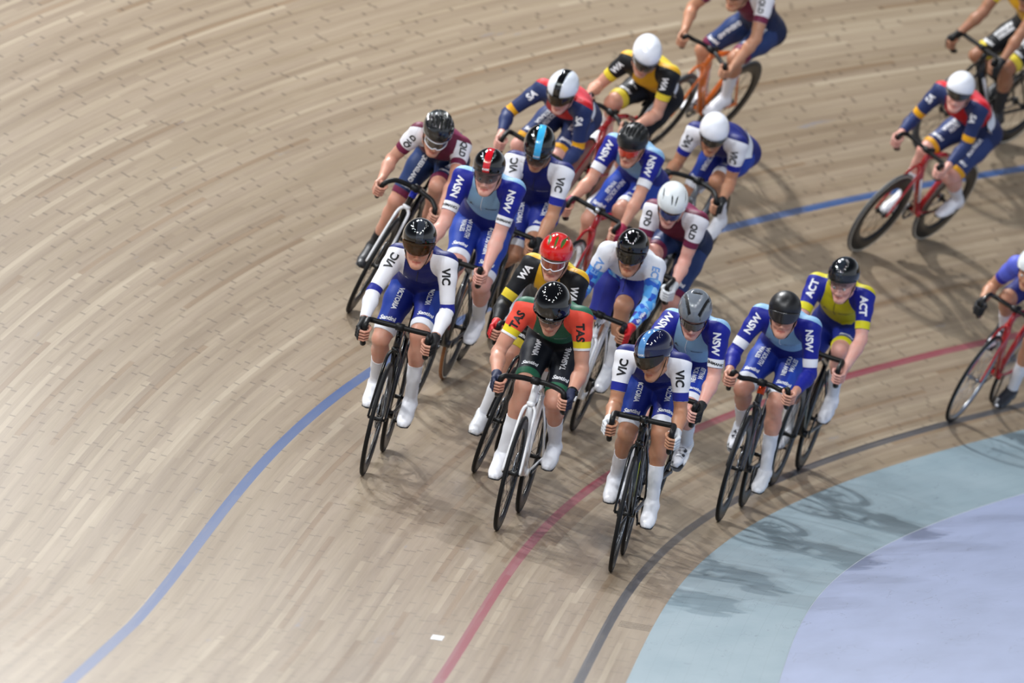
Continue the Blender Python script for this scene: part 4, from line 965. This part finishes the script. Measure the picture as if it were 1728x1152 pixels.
BIKES = {
 'A': dict(frame=BLK, front=dict(DEEP, spoke=SPK, n=18), rear=DEEPB, label='gloss black track bicycle ridden by the long-sleeved rider in white arms'),
 'B': dict(frame=WFR, front=DEEP, rear=DEEPB, bar='curve', fat=1.4, label='white-framed track bicycle with black rims under the red-sleeved rider'),
 'C': dict(frame=BLK, front=dict(DEEP, spoke=SPK, n=24, wide=.003, rim=RIMB, depth=.03), stem=BLK, crown=BLK, acc=mat('lime_panel', '#b8c41c', .4), label='black track bicycle with bright spokes leading on the lower side of the bunch'),
 'D': dict(frame=BLK, front=DEEP, label='dark track bicycle almost hidden behind the rider in the blue-striped navy helmet'),
 'E': dict(frame=DKF, acc=MAR, front=DEEPB, bar='curve', crown=ORC, label='dark track bicycle with orange head tube rolling on the black line'),
 'F': dict(frame=BLK, front=dict(DEEP, depth=.07), rear=dict(DEEP, depth=.07), label='black track bicycle of the yellow-chested rider near the black line'),
 'G': dict(frame=RED, front=dict(SILV, spoke=SPK), rear=SILV, tape=BLK, label='red track bicycle with thin silver wheel at the far right edge'),
 'H': dict(frame=RED, acc=WHITE_T, front=dict(DEEPB, depth=.105, wall=WWALL, tyre=GREYT), rear=dict(DEEPB, depth=.105, wall=WWALL, tyre=GREYT), cz=.87, label='red track bicycle ridden alone astride the blue line'),
 'I': dict(frame=BLK, fat=1.3, acc=WHITE_T, front=dict(DEEP, tyre=GREYT, rim=RIMG), rear=dict(kind='deep', rim=BLK, depth=.10, n=12, wall=WWALL), label='black track bicycle with pale-walled tyres in the top right corner'),
 'J': dict(frame=ORG, fat=1.15, bar='curve', front=dict(DEEP, tyre=GREYT), rear=dict(DEEPB, tyre=GREYT), label='orange track bicycle highest on the banking'),
 'K': dict(frame=RED, acc=BLK, bar='curve', front=dict(kind='disc', rim=RIMD), rear=dict(kind='disc', rim=RIMD), label='red track bicycle with red disc wheel under the yellow and black rider'),
 'L': dict(frame=GRYF, bar='curve', front=DEEP, label='grey track bicycle behind the white-slotted helmet rider'),
 'M': dict(frame=BLK, front=DEEP, label='black track bicycle hidden behind the cyan-striped helmet rider'),
 'N': dict(frame=BLK, fork=WFR, bar='curve', acc=CY, crown=BLUC, front=DEEPB, label='track bicycle with white fork at the upper left of the bunch'),
 'O': dict(frame=DKF, acc=RED, front=DEEP, rear=dict(DEEPB, wall=WWALL, tyre=GUM), ring=BLK, label='black and red track bicycle with brown rear tyre'),
 'P': dict(frame=BLK, front=DEEP, label='black track bicycle ridden by the cyan-striped helmet rider'),
 'Q': dict(frame=RED, front=dict(SILV), rear=SILV, cap=STEEL, label='red track bicycle with silver wheels between the pack'),
 'R': dict(frame=BLK, front=DEEP, label='black track bicycle behind the blue mosaic rider'),
 'S': dict(frame=WFR, fat=1.2, word='W', front=dict(DEEPB, wall=WWALL), rear=DEEP, label='chunky white track bicycle between the red-sleeved rider and the front right rider'),
 'T': dict(frame=BLK, front=DEEP, label='black track bicycle partly hidden behind the white-framed one'),
}
LONG = dict(sleeve=1.90)
RIDERS = {
 'A': dict(suit='VIC', sleeve=1.90, cuffu=(.86, 1.06), helmet='A', glass=('clear', BLK), glove=BGLV, skin='fair', label='cyclist in long white sleeves with blue elbow bands, gold visor, leading at left'),
 'B': dict(suit='TAS', sleeve=.62, helmet='B', hs=1.09, glass=('clear', BLK), glove=NGLV, watch=True, noeye=False, skin='fair', label='cyclist in red sleeves and black shorts with green bands on white bicycle'),
 'C': dict(suit='VIC', sleeve=.74, helmet='C', glove=WGLV, skin='tan', label='cyclist in navy helmet with light blue stripe and white mitts, front right'),
 'D': dict(suit='NSW', sleeve=.76, helmet='D', glass=('grey', MBLK), glove=BGLV, shoe='lace', skin='pink', label='cyclist in grey helmet just behind the navy-helmeted front rider'),
 'E': dict(suit='NSW', sleeve=1.90, cuffu=(.66, .84), helmet='E', noeye=True, shoe='lace', skin='fair', label='cyclist in dull black helmet and long blue sleeves with bare hands'),
 'F': dict(suit='ACT', sleeve=.78, helmet='F', skin='pink', label='cyclist with yellow chest and blue sleeves marked ACT'),
 'G': dict(suit='LIL', sleeve=.62, helmet='G', glove=BGLV, full=True, shoe='dark', skin='tan', sock=1.45, label='cyclist cut off by the right edge in black gloves on a red bicycle'),
 'H': dict(suit='SA', sleeve=1.90, cuffu=(.70, .86), helmet='white', noeye=True, skin='pink', number=1, label='lone cyclist in navy and red suit with gold bands and white helmet by blue line'),
 'I': dict(suit='WA', sleeve=.62, helmet='white', glove=BGLV, shoe='bover', sockm=BSOCK, skin='deep', label='cyclist in the top right corner in yellow and black kit, head out of view'),
 'J': dict(suit='QLD', sleeve=.62, helmet='white', noeye=True, skin='tan', sock=1.4, label='cyclist in navy and maroon shorts on the orange bicycle, head out of view'),
 'K': dict(suit='WA', sleeve=.62, helmet='white', glass=('grey', MBLK), skin='fair', number=1, label='cyclist in white helmet with yellow shoulders and black shorts'),
 'L': dict(suit='VIC', sleeve=.66, cuffu=(.50, .66), helmet='white', glove=BGLV, noeye=True, skin='tan', number=1, label='cyclist in white helmet with blue back and white sleeves above the blue line'),
 'M': dict(suit='SA', sleeve=1.90, cuffu=(.78, .94), helmet='M', skin='pink', number=1, label='cyclist in white helmet with black stripe, navy sleeves with gold bands'),
 'N': dict(suit='QLD', sleeve=.62, helmet='N', glass=('grey', WHITE), shoe='bover', sockm=BSOCK, sock=1.7, skin='fair', number=1, label='cyclist in black vented helmet with white goggles and maroon cuffs, far left'),
 'O': dict(suit='NSW', sleeve=.76, helmet='O', glass=('clear', BLK), skin='pink', number=1, label='tall cyclist in black helmet with red stripe and light blue chest'),
 'P': dict(suit='VIC', sleeve=.74, helmet='P', glass=('clear', BLK), glove=BGLV, skin='tan', number=1, label='cyclist in black helmet with cyan stripe and white sleeves'),
 'Q': dict(suit='NSW', sleeve=.76, helmet='Q', glass=('orange', BLK), glove=PGLV, skin='fair', label='cyclist in dull vented black helmet with orange glasses on red bicycle'),
 'R': dict(suit='QLD', sleeve=.62, helmet='G', glass=('blue', BLK), glove=WGLV, full=True, skin='pink', label='cyclist in white helmet with two slots, blue glasses and full white gloves'),
 'S': dict(suit='ECU', sleeve=1.90, helmet='S', glass=('blue', BLK), glove=RGLV, shoe='lace', skin='tan', label='cyclist in blue mosaic suit with white shoulders and red gloves'),
 'T': dict(suit='WA', sleeve=1.90, cuffu=(.70, .88), helmet='T', glass=('brown', WHITE), glove=RGLV, shoe='lace', skin='fair', label='cyclist in red vented helmet and long black sleeves behind the red-sleeved rider'),
}
POSE = {
 'A':[1.280,1.957,0.020,-0.051,3.165,0.956,-0.740,0.009,1.049,-0.363,-0.136,1.232,-0.245,0.165,1.270,-0.236,-0.209,1.002,-0.233,0.229,1.005,-0.021,-0.186,0.792,-0.017,0.181,0.802,-0.547,-0.130,0.703,-0.421,0.089,0.796,-0.113,-0.016,1.400,0.105,0.157,0.108],
 'B':[1.873,1.090,-0.023,-0.030,0.273,1.014,-0.773,0.001,1.042,-0.338,-0.184,1.221,-0.279,0.152,1.257,-0.293,-0.266,0.944,-0.277,0.221,0.968,-0.019,-0.187,0.801,-0.011,0.189,0.798,-0.430,-0.090,0.780,-0.488,0.089,0.728,-0.068,-0.010,1.316,0.070,0.332,0.110],
 'C':[2.350,0.383,0.014,-0.052,3.333,0.960,-0.760,0.003,1.050,-0.328,-0.188,1.173,-0.275,0.131,1.196,-0.298,-0.185,0.899,-0.280,0.184,0.923,-0.018,-0.168,0.786,-0.012,0.175,0.786,-0.530,-0.097,0.724,-0.460,0.089,0.772,-0.077,-0.032,1.271,-0.628,0.436,0.095],
 'D':[0.627,0.497,-0.043,-0.010,1.160,0.991,-0.723,-0.001,0.995,-0.379,-0.136,1.251,-0.240,0.170,1.292,-0.197,-0.217,1.051,-0.247,0.219,1.015,-0.021,-0.200,0.793,-0.019,0.196,0.804,-0.487,-0.119,0.648,-0.362,0.115,0.783,-0.089,0.013,1.386,0.140,0.506,0.138],
 'E':[-1.583,0.154,0.006,-0.095,3.743,0.991,-0.758,0.007,1.027,-0.350,-0.157,1.228,-0.269,0.172,1.253,-0.287,-0.235,0.965,-0.274,0.242,0.978,-0.009,-0.177,0.838,-0.004,0.181,0.835,-0.452,-0.141,0.751,-0.470,0.072,0.722,-0.082,0.004,1.340,0.105,0.087,0.132],
 'F':[-3.808,0.207,0.036,-0.144,2.111,0.980,-0.727,-0.001,0.988,-0.355,-0.162,1.249,-0.285,0.170,1.275,-0.215,-0.170,1.010,-0.200,0.236,1.018,-0.014,-0.201,0.779,-0.015,0.186,0.777,-0.547,-0.119,0.613,-0.324,0.112,0.889,-0.108,0.021,1.392,-0.105,0.332,0.137],
 'G':[-8.240,0.237,0.069,-0.040,4.680,1.003,-0.715,0.000,0.987,-0.198,-0.157,1.102,-0.306,0.140,1.263,-0.314,-0.255,0.862,-0.186,0.280,1.045,-0.021,-0.193,0.760,-0.020,0.200,0.789,-0.319,-0.131,0.833,-0.498,0.119,0.620,-0.007,-0.026,1.220,0.000,0.220,0.224],
 'H':[-10.016,1.978,-0.016,0.030,0.393,0.994,-0.726,-0.003,1.006,-0.312,-0.230,1.195,-0.270,0.102,1.287,-0.298,-0.279,0.914,-0.268,0.160,1.009,-0.019,-0.189,0.808,-0.014,0.184,0.830,-0.396,-0.121,0.743,-0.452,0.125,0.689,-0.089,-0.041,1.394,0.349,0.052,0.257],
 'I':[-12.105,2.798,-0.039,-0.105,3.437,1.005,-0.698,0.002,0.981,-0.319,-0.181,1.309,-0.328,0.170,1.329,-0.197,-0.169,1.051,-0.191,0.185,1.078,-0.023,-0.196,0.786,-0.017,0.192,0.814,-0.449,-0.202,0.653,-0.341,0.118,0.743,-0.145,0.122,1.442,0.000,0.220,0.199],
 'J':[-9.142,3.372,-0.014,0.051,2.527,0.994,-0.677,0.014,1.024,-0.242,-0.255,1.238,-0.280,0.075,1.335,-0.242,-0.331,0.967,-0.175,0.205,1.105,-0.015,-0.177,0.816,-0.013,0.193,0.834,-0.571,-0.212,0.643,-0.288,0.117,0.850,-0.037,-0.054,1.387,0.000,0.220,0.255],
 'K':[-6.960,3.056,-0.030,0.104,4.611,0.996,-0.737,0.001,0.989,-0.316,-0.169,1.151,-0.273,0.148,1.276,-0.320,-0.240,0.875,-0.272,0.218,0.997,-0.018,-0.161,0.860,0.005,0.169,0.862,-0.341,-0.099,0.842,-0.515,0.119,0.629,-0.085,-0.023,1.358,0.559,0.367,0.267],
 'L':[-6.645,2.060,0.055,-0.087,1.657,0.963,-0.722,0.003,1.023,-0.280,-0.192,1.115,-0.229,0.129,1.176,-0.322,-0.224,0.847,-0.287,0.162,0.910,-0.025,-0.187,0.797,-0.014,0.194,0.782,-0.611,-0.134,0.635,-0.348,0.065,0.858,-0.035,-0.022,1.246,0.314,0.367,0.184],
 'M':[-5.384,2.866,0.037,0.006,3.329,0.974,-0.747,0.009,1.026,-0.331,-0.174,1.163,-0.240,0.146,1.202,-0.273,-0.293,0.918,-0.276,0.225,0.937,-0.018,-0.190,0.784,-0.013,0.200,0.783,-0.512,-0.178,0.704,-0.416,0.094,0.778,-0.072,-0.009,1.308,-0.035,0.436,0.212],
 'N':[-3.016,2.945,0.075,0.068,2.151,0.936,-0.731,0.001,0.994,-0.210,-0.152,1.165,-0.392,0.113,1.175,-0.268,-0.229,0.916,-0.204,0.183,1.004,-0.016,-0.181,0.773,-0.007,0.187,0.788,-0.598,-0.112,0.621,-0.349,0.094,0.882,-0.086,-0.043,1.276,0.314,0.367,0.217],
 'O':[-1.498,2.133,0.007,-0.081,0.210,1.033,-0.745,-0.006,1.044,-0.354,-0.148,1.328,-0.282,0.191,1.361,-0.249,-0.159,1.045,-0.239,0.182,1.071,-0.028,-0.199,0.806,-0.016,0.170,0.835,-0.396,-0.042,0.787,-0.474,0.131,0.707,-0.101,0.023,1.487,0.035,0.157,0.131],
 'P':[-3.083,2.204,0.044,-0.055,3.194,0.987,-0.720,-0.000,0.992,-0.330,-0.167,1.229,-0.278,0.166,1.289,-0.167,-0.071,1.022,-0.248,0.195,1.010,-0.018,-0.201,0.783,-0.013,0.169,0.809,-0.508,0.012,0.643,-0.355,0.128,0.789,-0.118,-0.022,1.429,0.140,0.611,0.162],
 'Q':[-4.685,2.138,-0.042,-0.000,2.585,0.966,-0.738,0.010,1.043,-0.355,-0.173,1.241,-0.266,0.141,1.302,-0.262,-0.173,0.980,-0.153,0.185,1.057,-0.029,-0.173,0.785,-0.010,0.179,0.789,-0.606,-0.159,0.668,-0.366,0.063,0.874,-0.093,-0.003,1.383,0.035,0.332,0.203],
 'R':[-3.845,1.489,-0.050,-0.045,5.339,0.990,-0.748,-0.003,1.012,-0.334,-0.165,1.171,-0.247,0.159,1.241,-0.298,-0.125,0.893,-0.268,0.167,0.961,-0.015,-0.201,0.787,-0.015,0.196,0.781,-0.345,-0.060,0.903,-0.570,0.117,0.634,-0.074,-0.009,1.328,0.384,0.471,0.177],
 'S':[-1.641,1.281,0.024,-0.021,2.399,0.963,-0.777,-0.006,1.085,-0.249,-0.109,1.218,-0.387,0.186,1.214,-0.281,-0.165,0.950,-0.206,0.238,1.017,-0.003,-0.190,0.835,0.002,0.173,0.808,-0.710,-0.068,0.690,-0.408,0.079,0.914,-0.101,0.038,1.330,0.035,0.192,0.163],
 'T':[0.018,1.465,0.011,0.048,1.097,0.992,-0.711,-0.000,0.988,-0.353,-0.168,1.215,-0.200,0.137,1.248,-0.297,-0.232,0.944,-0.269,0.172,0.979,-0.020,-0.181,0.809,-0.021,0.187,0.788,-0.463,-0.097,0.647,-0.360,0.120,0.757,-0.082,-0.041,1.384,-0.035,0.262,0.171],
}
POSE['C'][36] = -.55; POSE['B'][37] = .60
FAR = set('GHIJKLMQR')

def bike_matrix(t, d, yaw, lean):
    def up(t):
        x, y, h, b = fr(t); return np.array([-math.sin(h)*math.sin(b), math.cos(h)*math.sin(b), math.cos(b)])
    k = np.interp(t, TT, _k); b = fr(t)[3]; O = surf(t, d); t2 = t-.965*math.cos(yaw)/(1+d*math.cos(b)*k); R_ = surf(t2, d+.965*math.sin(yaw))
    n = nrm(up(t)+up(t2)); X = nrm(O-R_); Y = nrm(np.cross(n, X)); n = np.cross(X, Y); Z = n*math.cos(lean)+Y*math.sin(lean); Y = np.cross(Z, X)
    M_ = Matrix.Identity(4)
    for i in range(3): M_[i][0], M_[i][1], M_[i][2], M_[i][3] = X[i], Y[i], Z[i], O[i]
    return M_
for k, v in POSE.items():
    M_ = bike_matrix(*v[:4]); near = k not in FAR
    root, r = rider(v, RIDERS[k], M_, near)
    sp = BIKES[k]; bike(sp, M_, (r.HR, r.HL), (r.HIP[0]-.045, 0, r.HIP[2]-.100*r.s), r.phi, sp['label'])

# ------------------------------------------------------------------ small marks on the timber
SCR = mat('etched_mark', '#4a4440', .7)
tag(ground_patch('paper_scrap', 6.80, 0, [[(0, .985), (.20, .985), (.20, 1.045), (0, 1.045)]], PAPER, .002), 'small white paper scrap lying on the timber between the blue and red lines', 'paper')
for u0 in (4.70, -5.05):
    ground_patch('etched_marking', u0, 0, [[(k*.07, .005), (k*.07+.006, .005), (k*.07+.006, .175), (k*.07, .175)] for k in range(5)], SCR, .0012)['kind'] = 'structure'
